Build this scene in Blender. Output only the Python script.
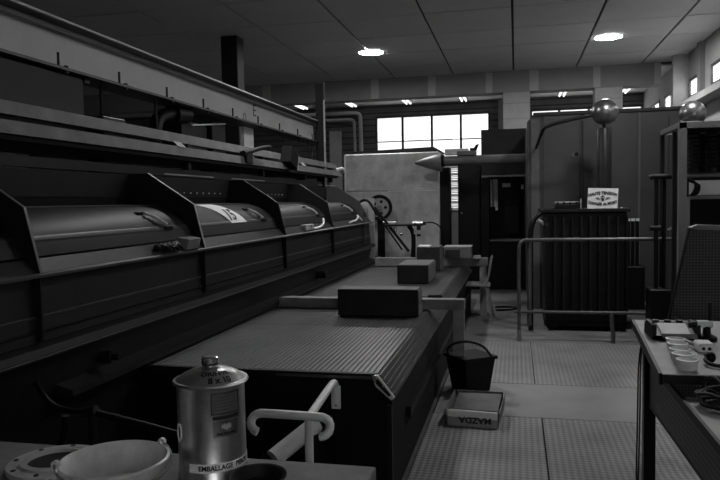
import bpy, bmesh, math, random
from mathutils import Vector, Matrix, Euler
random.seed(7)
PI = math.pi
scn = bpy.context.scene
COL = scn.collection
for o in list(bpy.data.objects):
    bpy.data.objects.remove(o)

# ------------------------------------------------------------------ camera
YAW, PITCH, ROLL = math.radians(12.778), math.radians(3.163), math.radians(1.05)
cam_d = bpy.data.cameras.new('camera')
cam = bpy.data.objects.new('camera', cam_d)
COL.objects.link(cam)
Fv = Vector((-math.sin(YAW) * math.cos(PITCH), math.cos(YAW) * math.cos(PITCH), -math.sin(PITCH)))
Rv = Vector((math.cos(YAW), math.sin(YAW), 0))
Uv = Rv.cross(Fv)
R2 = Rv * math.cos(ROLL) - Uv * math.sin(ROLL)
U2 = Rv * math.sin(ROLL) + Uv * math.cos(ROLL)
mw = Matrix((R2, U2, -Fv)).transposed().to_4x4()
mw.translation = Vector((0, 0, 1.55))
cam.matrix_world = mw
cam_d.sensor_width = 36.0
cam_d.lens = 690.0 / 720.0 * 36.0
cam_d.clip_start = 0.05
cam_d.clip_end = 200
scn.camera = cam

# ------------------------------------------------------------------ world, exposure
world = bpy.data.worlds.new('overcast_sky')
scn.world = world
world.use_nodes = True
bg = world.node_tree.nodes['Background']
bg.inputs[0].default_value = (1, 1, 1, 1)
bg.inputs[1].default_value = 3.0
scn.view_settings.view_transform = 'Standard'
scn.view_settings.look = 'None'
scn.view_settings.exposure = 0.85
scn.view_settings.gamma = 1.0
scn.view_settings.use_curve_mapping = False
LAMP_STRENGTH = 90.0
TUBE_STRENGTH = 1.2

# ------------------------------------------------------------------ materials
MATS = {}
def mat(name, g, rough=0.6, metal=0.0, var=0.25, scale=6.0, bump=0.0, bscale=60.0, spec=0.5):
    if name in MATS:
        return MATS[name]
    m = bpy.data.materials.new(name)
    m.use_nodes = True
    nt = m.node_tree
    p = nt.nodes['Principled BSDF']
    p.inputs['Roughness'].default_value = rough
    p.inputs['Metallic'].default_value = metal
    p.inputs['Specular IOR Level'].default_value = spec
    tc = nt.nodes.new('ShaderNodeTexCoord')
    n = nt.nodes.new('ShaderNodeTexNoise')
    n.inputs['Scale'].default_value = scale
    n.inputs['Detail'].default_value = 6
    n.inputs['Roughness'].default_value = 0.65
    nt.links.new(tc.outputs['Object'], n.inputs['Vector'])
    r = nt.nodes.new('ShaderNodeMapRange')
    r.inputs['From Min'].default_value = 0.3
    r.inputs['From Max'].default_value = 0.7
    r.inputs['To Min'].default_value = g * (1 - var)
    r.inputs['To Max'].default_value = g * (1 + var)
    nt.links.new(n.outputs['Fac'], r.inputs['Value'])
    nt.links.new(r.outputs[0], p.inputs['Base Color'])
    if bump:
        n2 = nt.nodes.new('ShaderNodeTexNoise')
        n2.inputs['Scale'].default_value = bscale
        nt.links.new(tc.outputs['Object'], n2.inputs['Vector'])
        b = nt.nodes.new('ShaderNodeBump')
        b.inputs['Strength'].default_value = bump
        b.inputs['Distance'].default_value = 0.01
        nt.links.new(n2.outputs['Fac'], b.inputs['Height'])
        nt.links.new(b.outputs[0], p.inputs['Normal'])
    MATS[name] = m
    return m

def emit(name, s):
    m = bpy.data.materials.new(name)
    m.use_nodes = True
    nt = m.node_tree
    for n in list(nt.nodes):
        if n.type == 'BSDF_PRINCIPLED':
            nt.nodes.remove(n)
    e = nt.nodes.new('ShaderNodeEmission')
    e.inputs[0].default_value = (1, 1, 1, 1)
    e.inputs[1].default_value = s
    nt.links.new(e.outputs[0], nt.nodes['Material Output'].inputs[0])
    MATS[name] = m
    return m

def pattern_mat(name, g_lo, g_hi, rough, kind, sx, sy, metal=0.0, var=0.2):
    """object-space repeating relief: 'dots' for perforated / studded sheet, 'lines' for boards"""
    m = bpy.data.materials.new(name)
    m.use_nodes = True
    nt = m.node_tree
    L = nt.links.new
    p = nt.nodes['Principled BSDF']
    p.inputs['Roughness'].default_value = rough
    p.inputs['Metallic'].default_value = metal
    tc = nt.nodes.new('ShaderNodeTexCoord')
    sep = nt.nodes.new('ShaderNodeSeparateXYZ')
    L(tc.outputs['Object'], sep.inputs[0])
    def math_(op, a, b=None):
        n = nt.nodes.new('ShaderNodeMath')
        n.operation = op
        for i, v in enumerate((a, b)):
            if v is None:
                continue
            if isinstance(v, (int, float)):
                n.inputs[i].default_value = v
            else:
                L(v, n.inputs[i])
        return n.outputs[0]
    if kind in ('dots_xy', 'dots_yz', 'dots_xz'):
        a, b = {'dots_xy': (0, 1), 'dots_yz': (1, 2), 'dots_xz': (0, 2)}[kind]
        u = math_('MULTIPLY', sep.outputs[a], sx)
        v = math_('MULTIPLY', sep.outputs[b], sy)
        s1 = math_('SINE', math_('MULTIPLY', math_('ADD', u, v), PI))
        s2 = math_('SINE', math_('MULTIPLY', math_('SUBTRACT', u, v), PI))
        fac = math_('MULTIPLY', s1, s2)
        lo, hi = -0.6, 0.6
    else:
        z = sep.outputs[2]
        fac = math_('SINE', math_('MULTIPLY', z, sx * 2 * PI))
        lo, hi = -1.0, -0.55
    r = nt.nodes.new('ShaderNodeMapRange')
    r.inputs['From Min'].default_value = lo
    r.inputs['From Max'].default_value = hi
    r.inputs['To Min'].default_value = g_lo
    r.inputs['To Max'].default_value = g_hi
    L(fac, r.inputs['Value'])
    n = nt.nodes.new('ShaderNodeTexNoise')
    n.inputs['Scale'].default_value = 3.0
    n.inputs['Detail'].default_value = 7
    L(tc.outputs['Object'], n.inputs['Vector'])
    r2 = nt.nodes.new('ShaderNodeMapRange')
    r2.inputs['From Min'].default_value = 0.3
    r2.inputs['From Max'].default_value = 0.7
    r2.inputs['To Min'].default_value = 1 - var
    r2.inputs['To Max'].default_value = 1 + var
    L(n.outputs['Fac'], r2.inputs['Value'])
    L(math_('MULTIPLY', r.outputs[0], r2.outputs[0]), p.inputs['Base Color'])
    b = nt.nodes.new('ShaderNodeBump')
    b.inputs['Strength'].default_value = 0.35
    b.inputs['Distance'].default_value = 0.004
    L(fac, b.inputs['Height'])
    L(b.outputs[0], p.inputs['Normal'])
    MATS[name] = m
    return m

def glass_mat(name, lo, hi):
    m = bpy.data.materials.new(name)
    m.use_nodes = True
    nt = m.node_tree
    L = nt.links.new
    for n in list(nt.nodes):
        if n.type == 'BSDF_PRINCIPLED':
            nt.nodes.remove(n)
    t = nt.nodes.new('ShaderNodeBsdfTransparent')
    g = nt.nodes.new('ShaderNodeBsdfGlossy')
    g.inputs['Roughness'].default_value = 0.05
    mx = nt.nodes.new('ShaderNodeMixShader')
    mx.inputs[0].default_value = 0.06
    tc = nt.nodes.new('ShaderNodeTexCoord')
    no = nt.nodes.new('ShaderNodeTexNoise')
    no.inputs['Scale'].default_value = 2.5
    L(tc.outputs['Object'], no.inputs['Vector'])
    r = nt.nodes.new('ShaderNodeMapRange')
    r.inputs['From Min'].default_value = 0.35
    r.inputs['From Max'].default_value = 0.65
    r.inputs['To Min'].default_value = lo
    r.inputs['To Max'].default_value = hi
    L(no.outputs['Fac'], r.inputs['Value'])
    L(r.outputs[0], t.inputs[0])
    L(t.outputs[0], mx.inputs[1])
    L(g.outputs[0], mx.inputs[2])
    L(mx.outputs[0], nt.nodes['Material Output'].inputs[0])
    MATS[name] = m
    return m

mat('ceiling_tile', 0.52, 0.85, var=0.06, scale=1.5)
mat('ceiling_dark', 0.02, 0.9)
mat('wall_paint', 0.36, 0.8, var=0.1, scale=2)
mat('beam_paint', 0.24, 0.7, var=0.1, scale=2)
mat('beam_patch', 0.42, 0.7, var=0.12, scale=2)
mat('far_ceiling', 0.75, 0.8, var=0.06)
mat('column_paint', 0.4, 0.7, var=0.15, scale=3)
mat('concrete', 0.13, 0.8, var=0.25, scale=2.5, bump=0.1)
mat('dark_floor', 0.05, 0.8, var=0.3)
pattern_mat('chequer_plate', 0.12, 0.235, 0.5, 'dots_xy', 26, 26)
mat('plain_plate', 0.2, 0.55, var=0.14, scale=3)
mat('window_frame', 0.05, 0.5)
glass_mat('window_glass', .85, .97)
glass_mat('dimmed_glass', .49, .59)  # tint tones down the over-bright sky seen through the back panes
pattern_mat('siding', 0.03, 0.12, 0.7, 'lines', 6.5, 0)
mat('black', 0.005, 0.45, var=0.4, spec=0.2)
mat('black_matt', 0.004, 0.8, var=0.4, spec=0.2)
mat('dark_steel', 0.01, 0.45, var=0.35, scale=4, spec=0.2)
mat('hood_paint', 0.013, 0.5, var=0.25, scale=3, spec=0.11)
mat('panel_paint', 0.018, 0.45, var=0.25, scale=4, spec=0.2)
mat('rib_edge', 0.045, 0.4, var=0.2)
mat('ribbed_metal', 0.05, 0.42, metal=0.3, var=0.45, scale=2.2)
mat('ribbed_groove', 0.05, 0.6)
mat('white_girder', 0.46, 0.5, var=0.12, scale=2)
mat('girder_dark', 0.018, 0.5)
mat('plank', 0.095, 0.7, var=0.35, scale=5)
mat('plank_end', 0.14, 0.7, var=0.2, scale=5)
mat('cardboard', 0.13, 0.8)
mat('paper', 0.8, 0.8, var=0.08)
mat('ink', 0.01, 0.7)
mat('faded_ink', 0.05, 0.7)
mat('chrome', 0.55, 0.22, metal=1.0, var=0.1)
mat('tin', 0.55, 0.30, metal=1.0, var=0.35, scale=9)
mat('tin_dark', 0.25, 0.35, metal=1.0, var=0.35, scale=9)
mat('label_grey', 0.10, 0.5, var=0.2)
mat('enamel', 0.6, 0.35, var=0.25, scale=12)
mat('flange_paint', 0.42, 0.5, var=0.2, scale=12)
mat('galvanised', 0.30, 0.45, metal=0.5, var=0.3, scale=14)
mat('grey_tube', 0.75, 0.35, var=0.12)
mat('wood', 0.15, 0.65, var=0.35, scale=7)
mat('light_wood', 0.2, 0.65, var=0.25, scale=7)
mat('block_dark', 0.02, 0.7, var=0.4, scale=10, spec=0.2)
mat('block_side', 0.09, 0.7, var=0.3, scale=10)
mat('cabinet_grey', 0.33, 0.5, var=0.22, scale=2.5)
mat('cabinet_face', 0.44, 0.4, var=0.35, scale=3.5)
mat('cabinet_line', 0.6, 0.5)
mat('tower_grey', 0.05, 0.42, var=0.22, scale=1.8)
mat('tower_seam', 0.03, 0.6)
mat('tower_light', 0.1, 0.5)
mat('sphere_metal', 0.30, 0.30, metal=0.9, var=0.3, scale=5)
mat('bushing', 0.016, 0.4, spec=0.2)
mat('rail_steel', 0.09, 0.4, metal=0.4)
mat('cage_grey', 0.18, 0.45, var=0.12)
mat('duct_grey', 0.14, 0.4, var=0.2)
mat('bench_top', 0.27, 0.55, var=0.22, scale=5)
mat('china', 0.8, 0.35, var=0.08)
mat('plastic_white', 0.75, 0.4, var=0.08)
pattern_mat('perforated_dark', 0.006, 0.09, 0.5, 'dots_yz', 42, 42)
pattern_mat('mesh_screen', 0.004, 0.075, 0.5, 'dots_xz', 46, 46)
mat('rubber', 0.012, 0.6)
mat('blind', 0.62, 0.6)
emit('lamp_glow', LAMP_STRENGTH)
emit('tube_glow', TUBE_STRENGTH)

# ------------------------------------------------------------------ mesh helpers
class MB:
    def __init__(self):
        self.bm = bmesh.new()
    def box(self, lo, hi, bevel=0.0, rot=None, about=None):
        lo, hi = Vector(lo), Vector(hi)
        c, s = (lo + hi) / 2, hi - lo
        r = bmesh.ops.create_cube(self.bm, size=1.0)
        vs = r['verts']
        bmesh.ops.scale(self.bm, vec=s, verts=vs)
        if bevel > 0:
            es = list({e for v in vs for e in v.link_edges})
            rb = bmesh.ops.bevel(self.bm, geom=es, offset=bevel, segments=1, affect='EDGES', profile=0.5)
            vs = list({v for f in rb['faces'] for v in f.verts} | {v for v in vs if v.is_valid})
        if rot is not None:
            M = Euler(rot).to_matrix()
            a = Vector(about) - c if about is not None else Vector()
            for v in vs:
                v.co = M @ (v.co - a) + a
        bmesh.ops.translate(self.bm, vec=c, verts=vs)
        return self
    def cyl(self, p0, p1, r0, r1=None, seg=20, caps=True):
        r1 = r0 if r1 is None else r1
        p0, p1 = Vector(p0), Vector(p1)
        d = p1 - p0
        q = d.to_track_quat('Z', 'Y').to_matrix()
        ra, rb = [], []
        for i in range(seg):
            a = 2 * PI * i / seg
            u = q @ Vector((math.cos(a), math.sin(a), 0))
            ra.append(self.bm.verts.new(p0 + u * r0))
            rb.append(self.bm.verts.new(p1 + u * r1))
        for i in range(seg):
            j = (i + 1) % seg
            self.bm.faces.new((ra[i], ra[j], rb[j], rb[i]))
        if caps:
            self.bm.faces.new(ra[::-1])
            self.bm.faces.new(rb)
        return self
    def tube(self, pts, r, seg=10, smooth_n=0, caps=True):
        pts = [Vector(p) for p in pts]
        for _ in range(smooth_n):
            q = [pts[0]]
            for a, b in zip(pts, pts[1:]):
                q += [a * .75 + b * .25, a * .25 + b * .75]
            pts = q + [pts[-1]]
        rings = []
        up = None
        for i, p in enumerate(pts):
            t = (pts[min(i + 1, len(pts) - 1)] - pts[max(i - 1, 0)]).normalized()
            if up is None:
                up = Vector((0, 0, 1)) if abs(t.z) < .9 else Vector((1, 0, 0))
            n = (up - t * up.dot(t)).normalized()
            up = n
            b = t.cross(n)
            rings.append([self.bm.verts.new(p + (n * math.cos(2 * PI * k / seg) + b * math.sin(2 * PI * k / seg)) * r) for k in range(seg)])
        for A, B in zip(rings, rings[1:]):
            for k in range(seg):
                j = (k + 1) % seg
                self.bm.faces.new((A[k], A[j], B[j], B[k]))
        if caps:
            self.bm.faces.new(rings[0][::-1])
            self.bm.faces.new(rings[-1])
        return self
    def lathe(self, prof, c, seg=32, axis='Z', closed=False):
        c = Vector(c)
        rings = []
        for (r, h) in prof:
            ring = []
            if r < 1e-6:
                p = {'Z': Vector((0, 0, h)), 'Y': Vector((0, h, 0)), 'X': Vector((h, 0, 0))}[axis]
                ring = [self.bm.verts.new(c + p)]
            else:
                for k in range(seg):
                    a = 2 * PI * k / seg
                    u, v = r * math.cos(a), r * math.sin(a)
                    p = {'Z': Vector((u, v, h)), 'Y': Vector((v, h, u)), 'X': Vector((h, u, v))}[axis]
                    ring.append(self.bm.verts.new(c + p))
            rings.append(ring)
        prs = list(zip(rings, rings[1:]))
        if closed:
            prs.append((rings[-1], rings[0]))
        for A, B in prs:
            if len(A) == 1 and len(B) == 1:
                continue
            for k in range(seg):
                j = (k + 1) % seg
                if len(A) == 1:
                    self.bm.faces.new((A[0], B[j], B[k]))
                elif len(B) == 1:
                    self.bm.faces.new((A[k], A[j], B[0]))
                else:
                    self.bm.faces.new((A[k], A[j], B[j], B[k]))
        return self
    def prism(self, poly, axis, lo, hi):
        """poly in the two remaining axes (order: X->(y,z), Y->(x,z), Z->(x,y))"""
        def P(a, b, t):
            return {'X': (t, a, b), 'Y': (a, t, b), 'Z': (a, b, t)}[axis]
        A = [self.bm.verts.new(P(a, b, lo)) for a, b in poly]
        B = [self.bm.verts.new(P(a, b, hi)) for a, b in poly]
        n = len(poly)
        for i in range(n):
            j = (i + 1) % n
            self.bm.faces.new((A[i], A[j], B[j], B[i]))
        self.bm.faces.new(A[::-1])
        self.bm.faces.new(B)
        return self
    def sphere(self, c, r, seg=28, rings=18):
        prof = [(r * math.sin(PI * i / rings), -r * math.cos(PI * i / rings)) for i in range(rings + 1)]
        prof[0] = (0, -r)
        prof[-1] = (0, r)
        return self.lathe(prof, c, seg)
    def poly(self, pts):
        self.bm.faces.new([self.bm.verts.new(p) for p in pts])
        return self
    def build(self, name, m, parent=None, smooth=True, flat_angle=35):
        bm = self.bm
        bmesh.ops.recalc_face_normals(bm, faces=bm.faces[:])
        xs = [v.co for v in bm.verts]
        lo = Vector([min(v[i] for v in xs) for i in range(3)])
        hi = Vector([max(v[i] for v in xs) for i in range(3)])
        c = (lo + hi) / 2
        c.z = lo.z
        for v in bm.verts:
            v.co -= c
        if smooth:
            la = math.radians(flat_angle)
            for f in bm.faces:
                f.smooth = True
            for e in bm.edges:
                if len(e.link_faces) == 2:
                    if e.calc_face_angle(0) > la:
                        e.smooth = False
                else:
                    e.smooth = False
        me = bpy.data.meshes.new(name)
        bm.to_mesh(me)
        bm.free()
        me.materials.append(MATS[m] if isinstance(m, str) else m)
        o = bpy.data.objects.new(name, me)
        COL.objects.link(o)
        put(o, c, parent)
        return o

WL = {}
def put(o, world_loc, parent):
    WL[o.name] = Vector(world_loc)
    if parent is not None:
        o.parent = parent
        o.location = Vector(world_loc) - WL[parent.name]
    else:
        o.location = world_loc

def tag(o, label, cat, group=None):
    o['label'] = label
    o['category'] = cat
    if group:
        o['group'] = group
    return o

def thing(name, label, cat, loc=(0, 0, 0), group=None):
    o = bpy.data.objects.new(name, None)
    o.empty_display_size = 0.1
    COL.objects.link(o)
    put(o, loc, None)
    return tag(o, label, cat, group)

def struct(o):
    o['kind'] = 'structure'
    return o

def copy_tree(o, delta, parent=None):
    c = o.copy()
    COL.objects.link(c)
    if parent is not None:
        c.parent = parent
    else:
        c.location = o.location + Vector(delta)
    WL[c.name] = WL[o.name] + Vector(delta)
    for ch in list(o.children):
        copy_tree(ch, delta, c)
    return c

def box(name, m, lo, hi, parent=None, bevel=0.0, rot=None, about=None):
    return MB().box(lo, hi, bevel, rot, about).build(name, m, parent)

def text_mesh(s, size, extrude=0.0006, bold=0.0):
    cu = bpy.data.curves.new('lettering', 'FONT')
    cu.body = s
    cu.size = size
    cu.align_x = 'CENTER'
    cu.align_y = 'CENTER'
    cu.extrude = extrude
    cu.resolution_u = 3
    cu.offset = bold * size
    ob = bpy.data.objects.new('lettering', cu)
    me = bpy.data.meshes.new_from_object(ob)
    bpy.data.objects.remove(ob)
    return me

def lettering(name, s, size, fn, m, parent, extrude=0.0006, sx=1.0, bold=0.0, sub=False):
    """place text: fn maps local (u, v, w) to a world point"""
    me = text_mesh(s, size, extrude, bold)
    bm = bmesh.new()
    bm.from_mesh(me)
    if sub:
        bmesh.ops.triangulate(bm, faces=bm.faces[:])
        for _ in range(3):
            es = [e for e in bm.edges if e.calc_length() > size * .14]
            if es:
                bmesh.ops.subdivide_edges(bm, edges=es, cuts=1)
                bmesh.ops.triangulate(bm, faces=bm.faces[:])
    b = MB()
    b.bm.free()
    b.bm = bm
    for v in bm.verts:
        v.co = Vector(fn(v.co.x * sx, v.co.y, v.co.z))
    bpy.data.meshes.remove(me)
    return b.build(name, m, parent, smooth=False)

# ================================================================== THE SETTING
CZ = 4.05
YB = 17.8
XW = 3.0
XL = -14.0
YF = -3.0
floor = struct(MB().box((XL, YF, -0.20), (XW + 0.1, YB, -0.03)).build('floor', 'dark_floor'))
# concrete ground beyond the plates and steel plates that can be picked apart
def plate(lo, hi, m, name='floor_plate', t=0.03):
    g = 0.004
    return box(name, m, (lo[0] + g, lo[1] + g, -t), (hi[0] - g, hi[1] - g, 0.0), floor, bevel=0.002)
ys = [-2.99, -0.15, 1.55, 3.26, 4.965]
for a, b in zip(ys, ys[1:]):
    plate((-0.605, a), (0.17, b), 'chequer_plate')
    plate((0.17, a), (1.58, b), 'chequer_plate')
    plate((1.58, a), (2.99, b), 'chequer_plate')
plate((-0.60, 4.965), (1.25, 5.875), 'plain_plate')
plate((1.25, 4.965), (2.99, 5.875), 'plain_plate')
plate((-0.60, 5.875), (0.145, 7.62), 'chequer_plate')
plate((0.145, 5.875), (1.58, 7.62), 'chequer_plate')
plate((1.58, 5.875), (2.99, 7.62), 'chequer_plate')
box('floor_slab', 'concrete', (-0.60, 7.62, -0.03), (2.99, YB - 0.01, 0.0), floor)
box('floor_slab', 'concrete', (XL + .01, 10.9, -0.03), (-0.60, YB - 0.01, 0.0), floor)
box('floor_slab', 'concrete', (XL + .01, YF + .01, -0.03), (-3.6, 10.9, 0.0), floor)
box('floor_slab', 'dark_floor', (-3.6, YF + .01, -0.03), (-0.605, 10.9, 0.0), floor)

ceiling = struct(MB().box((XL, YF, CZ + 0.03), (XW + 0.1, YB, CZ + 0.2)).build('ceiling', 'ceiling_dark'))
tx0, tdx = -0.035, 1.175
ty0, tdy = 13.98, 1.155
first = None
for i in range(-12, 3):
    for j in range(14):
        xa, xb = tx0 + i * tdx, tx0 + (i + 1) * tdx
        xb = min(xb, XW - 0.01)
        xa = max(xa, XL + 0.01)
        yb, ya = ty0 - j * tdy, ty0 - (j + 1) * tdy
        full = abs((xb - xa) - tdx) < 1e-6
        if full and first is not None:
            t = first.copy()
            COL.objects.link(t)
            t.location = Vector(((xa + xb) / 2, (ya + yb) / 2, CZ)) - WL[ceiling.name]
            t.location.z = CZ - WL[ceiling.name].z
        else:
            t = box('ceiling_tile', 'ceiling_tile', (xa + .016, ya + .016, CZ), (xb - .016, yb - .016, CZ + 0.03), ceiling, bevel=0.004)
            if full:
                first = t
# uneven hang of a few tiles
kids = [c for c in ceiling.children]
for k in kids:
    k.location.z += random.uniform(-0.002, 0.003)
box('far_ceiling_panel', 'far_ceiling', (XL + .01, 14.35, CZ), (XW - .01, YB - .01, CZ + 0.03), ceiling)

beam = struct(box('trim_1', 'beam_paint', (XL, 13.98, 3.645), (2.66, 14.35, CZ + 0.03)))
for xa, xb in ((-5.23, -5.05), (-2.88, -2.72), (-1.71, -1.56), (-0.57, -0.44), (0.27, 0.44), (1.45, 1.58), (2.54, 2.655), (-6.6, -6.42), (-4.0, -3.86)):
    box('cover_strip', 'beam_patch', (xa, 13.965, 3.65), (xb, 13.98, CZ - 0.01), beam)
# columns under the beam
for xa, xb in ((-0.24, 0.28), (1.48, 1.985)):
    c = struct(box('column', 'column_paint', (xa, 13.99, 0), (xb, 14.34, 3.645), None, bevel=0.01))
    for z in (3.42, 3.12, 2.72, 2.2):
        box('joint_band', 'beam_paint', (xa - .003, 13.986, z), (xb + .003, 14.3, z + .012), c)
col = struct(box('column', 'dark_steel', (-4.28, 9.72, 0), (-4.02, 9.98, CZ), None, bevel=0.01))

# ---- back wall with a ribbon of windows
def wall_with_openings(name, axis, at, thick, u0, u1, z0, z1, openings, m):
    """openings: list of (ua, ub, za, zb) with common za, zb"""
    mb = MB()
    za, zb = openings[0][2], openings[0][3]
    def b(ua, ub, z_a, z_b):
        if ub - ua < 1e-4 or z_b - z_a < 1e-4:
            return
        if axis == 'Y':
            mb.box((ua, at, z_a), (ub, at + thick, z_b))
        else:
            mb.box((at, ua, z_a), (at + thick, ub, z_b))
    b(u0, u1, z0, za)
    b(u0, u1, zb, z1)
    u = u0
    for (a, c, _, _) in openings:
        b(u, a, za, zb)
        u = c
    b(u, u1, za, zb)
    return struct(mb.build(name, m, None, smooth=False))

WZ0, WZ1 = 2.55, 3.77
back_open = [(-3.58, -0.62, WZ0, WZ1), (0.35, 3.0, WZ0, WZ1)]
wall_back = wall_with_openings('wall_back', 'Y', YB, 0.2, XL, XW + .1, 2.5, CZ + .2, back_open, 'siding')
wall_back_low = wall_with_openings('wall_back_lower', 'Y', YB, 0.2, XL, XW + .1, 0, 2.5, [(-1.85, -1.25, 1.25, 2.46)], 'siding')
struct(box('trim_5', 'beam_paint', (-.42, YB - .12, 0), (-.28, YB - .001, 4.03)))
def window(n, axis, at, u0, u1, z0, z1, mull, fr=0.055, bar=None, depth=0.07, glass='window_glass'):
    mb = MB()
    def b(ua, ub, za, zb, d=depth, off=0.0):
        if axis == 'Y':
            mb.box((ua, at + off, za), (ub, at + off + d, zb))
        else:
            mb.box((at + off, ua, za), (at + off + d, ub, zb))
    b(u0, u1, z0, z0 + fr)
    b(u0, u1, z1 - fr, z1)
    b(u0, u0 + fr, z0 + fr, z1 - fr)
    b(u1 - fr, u1, z0 + fr, z1 - fr)
    for u in mull:
        b(u - fr / 2, u + fr / 2, z0 + fr, z1 - fr)
    if bar:
        b(u0 + fr, u1 - fr, bar, bar + 0.022, depth + .01, -.005)
    w = struct(mb.build('window_%d' % n, 'window_frame', None, smooth=False))
    us = [u0 + fr] + sorted(mull) + [u1 - fr]
    for k, (a, c) in enumerate(zip(us, us[1:])):
        a2 = a + (fr / 2 if k > 0 else 0)
        c2 = c - (fr / 2 if k < len(us) - 2 else 0)
        m2 = MB()
        if axis == 'Y':
            m2.box((a2, at + .03, z0 + fr), (c2, at + .036, z1 - fr))
        else:
            m2.box((at + .013, a2, z0 + fr), (at + .018, c2, z1 - fr))
        m2.build('pane', glass, w, smooth=False)
    return w
window(16, 'Y', YB + .09, -1.85, -1.25, 1.25, 2.46, [], fr=.04, glass='dimmed_glass')
window(1, 'Y', YB + .02, -3.58, -0.62, WZ0, WZ1, [-2.86, -2.1, -1.36], bar=3.09, glass='dimmed_glass')
window(2, 'Y', YB + .02, 0.35, 3.0, WZ0, WZ1, [1.05, 1.75, 2.4], bar=3.09, glass='dimmed_glass')

# ---- right wall with clerestory lights
right_open = [(y, y + d, 3.25, 3.60) for y, d in ((-2.2, 1.2), (-.6, 1.2), (1.0, 1.2), (2.6, 1.2), (4.2, 1.2), (5.8, 1.2), (7.4, 1.2), (9.0, 1.2), (10.7, 1.2), (12.55, .75), (14.2, 1.2), (15.9, 1.2))]
wall_right = wall_with_openings('wall_right', 'X', XW, 0.02, YF, YB, 0, CZ + .2, right_open, 'wall_paint')
for k, (a, b, za, zb) in enumerate(right_open):
    window(3 + k, 'X', XW - .012, a, b, za, zb, [(a + b) / 2] if b - a > 1 else [], fr=0.05, depth=.03)
sill = struct(box('trim_2', 'beam_patch', (2.72, YF + .01, 3.02), (XW, 13.25, 3.12)))
struct(box('trim_3', 'column_paint', (2.74, 13.34, 3.12), (XW, 13.46, CZ + .02)))
struct(box('trim_4', 'beam_paint', (2.92, 12.28, 3.12), (XW, 12.46, CZ + .02)))
struct(box('wall_left', 'wall_paint', (XL - .2, YF, 0), (XL, YB, CZ + .2)))
added_open = [(.6, 2.6, 1.1, 2.9)]
wall_front = wall_with_openings('wall_front', 'Y', YF - .2, .2, XL, XW + .1, 0, CZ + .2, added_open, 'wall_paint')
for k, (a, b, za, zb) in enumerate(added_open):
    window(17 + k, 'Y', YF - .12, a, b, za, zb, [a + (b - a) / 3, a + (b - a) * 2 / 3])  # unseen window added behind the camera to brighten the room

# ---- ceiling lamps
def ceiling_lamp(x, y, label):
    t = thing('ceiling_lamp', label, 'lamp', (x, y, CZ - 0.012), 'round lamps in the tiled ceiling')
    MB().lathe([(0.205, 0.0), (0.235, -0.001), (0.24, 0.012), (0.205, 0.012)], (x, y, CZ - 0.014), 40, closed=True).build('trim_ring', 'white_girder', t)
    MB().cyl((x, y, CZ - 0.006), (x, y, CZ - 0.002), 0.204, seg=40).build('diffuser', 'lamp_glow', t)
ceiling_lamp(-2.35, 11.46, 'round flush ceiling lamp above the long hooded machine')
ceiling_lamp(1.42, 11.50, 'round flush ceiling lamp above the metal sphere and tower')
for x, y, s in ((-2.35, 6.84, 'third'), (1.42, 6.84, 'fourth')):  # two unseen lamps added to raise the brightness of the room
    ceiling_lamp(x, y, 'added round ceiling lamp out of view, ' + s + ' counted back from the windows')

# fluorescent fixtures under the far ceiling
for x, where in ((-5.33, 'at the far left beyond the white girder'), (-4.03, 'above the bent wall pipes'), (-2.62, 'above the left window panes'), (-1.24, 'above the right window panes'), (1.08, 'left of the metal sphere'), (2.47, 'right of the metal sphere')):
    t = thing('fluorescent_lamp', 'twin tube fluorescent lamp on the far ceiling ' + where, 'lamp', (x, 16.85, CZ - .08), 'fluorescent lamps on the far ceiling')
    box('housing', 'far_ceiling', (x - .09, 16.3, CZ - .04), (x + .09, 17.4, CZ + .001), t, bevel=.005)
    for s in (-1, 1):
        MB().cyl((x + s * .05, 16.33, CZ - .06), (x + s * .05, 17.37, CZ - .06), .018, seg=10).build('tube', 'tube_glow', t)

# ================================================================== LEFT: LONG HOODED MACHINE
RIBY = [2.586, 4.2, 5.85, 7.5, 9.15]
M0, M1 = 1.0, 9.62
mach = thing('hooded_machine', 'long dark steel machine with curved hood bays and upright rib plates', 'machine', (-2.4, 6.0, 0))
HP = [(-2.072, 1.335), (-2.085, 1.375), (-2.105, 1.415), (-2.135, 1.452), (-2.175, 1.486), (-2.225, 1.515), (-2.285, 1.538), (-2.35, 1.55), (-2.42, 1.553), (-2.50, 1.553)]
def hood_pt(s, y, off=0.0):
    """s in 0..1 along the hood arc"""
    f = s * (len(HP) - 1)
    i = min(int(f), len(HP) - 2)
    t = f - i
    a, b = Vector(HP[i]), Vector(HP[i + 1])
    p = a.lerp(b, t)
    d = (b - a).normalized()
    n = Vector((d.y, -d.x))
    if n.y < 0 and n.x < 0:
        n = -n
    p = p + n * off
    return Vector((p.x, y, p.y))
bays = [M0] + RIBY + [M1]
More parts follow.
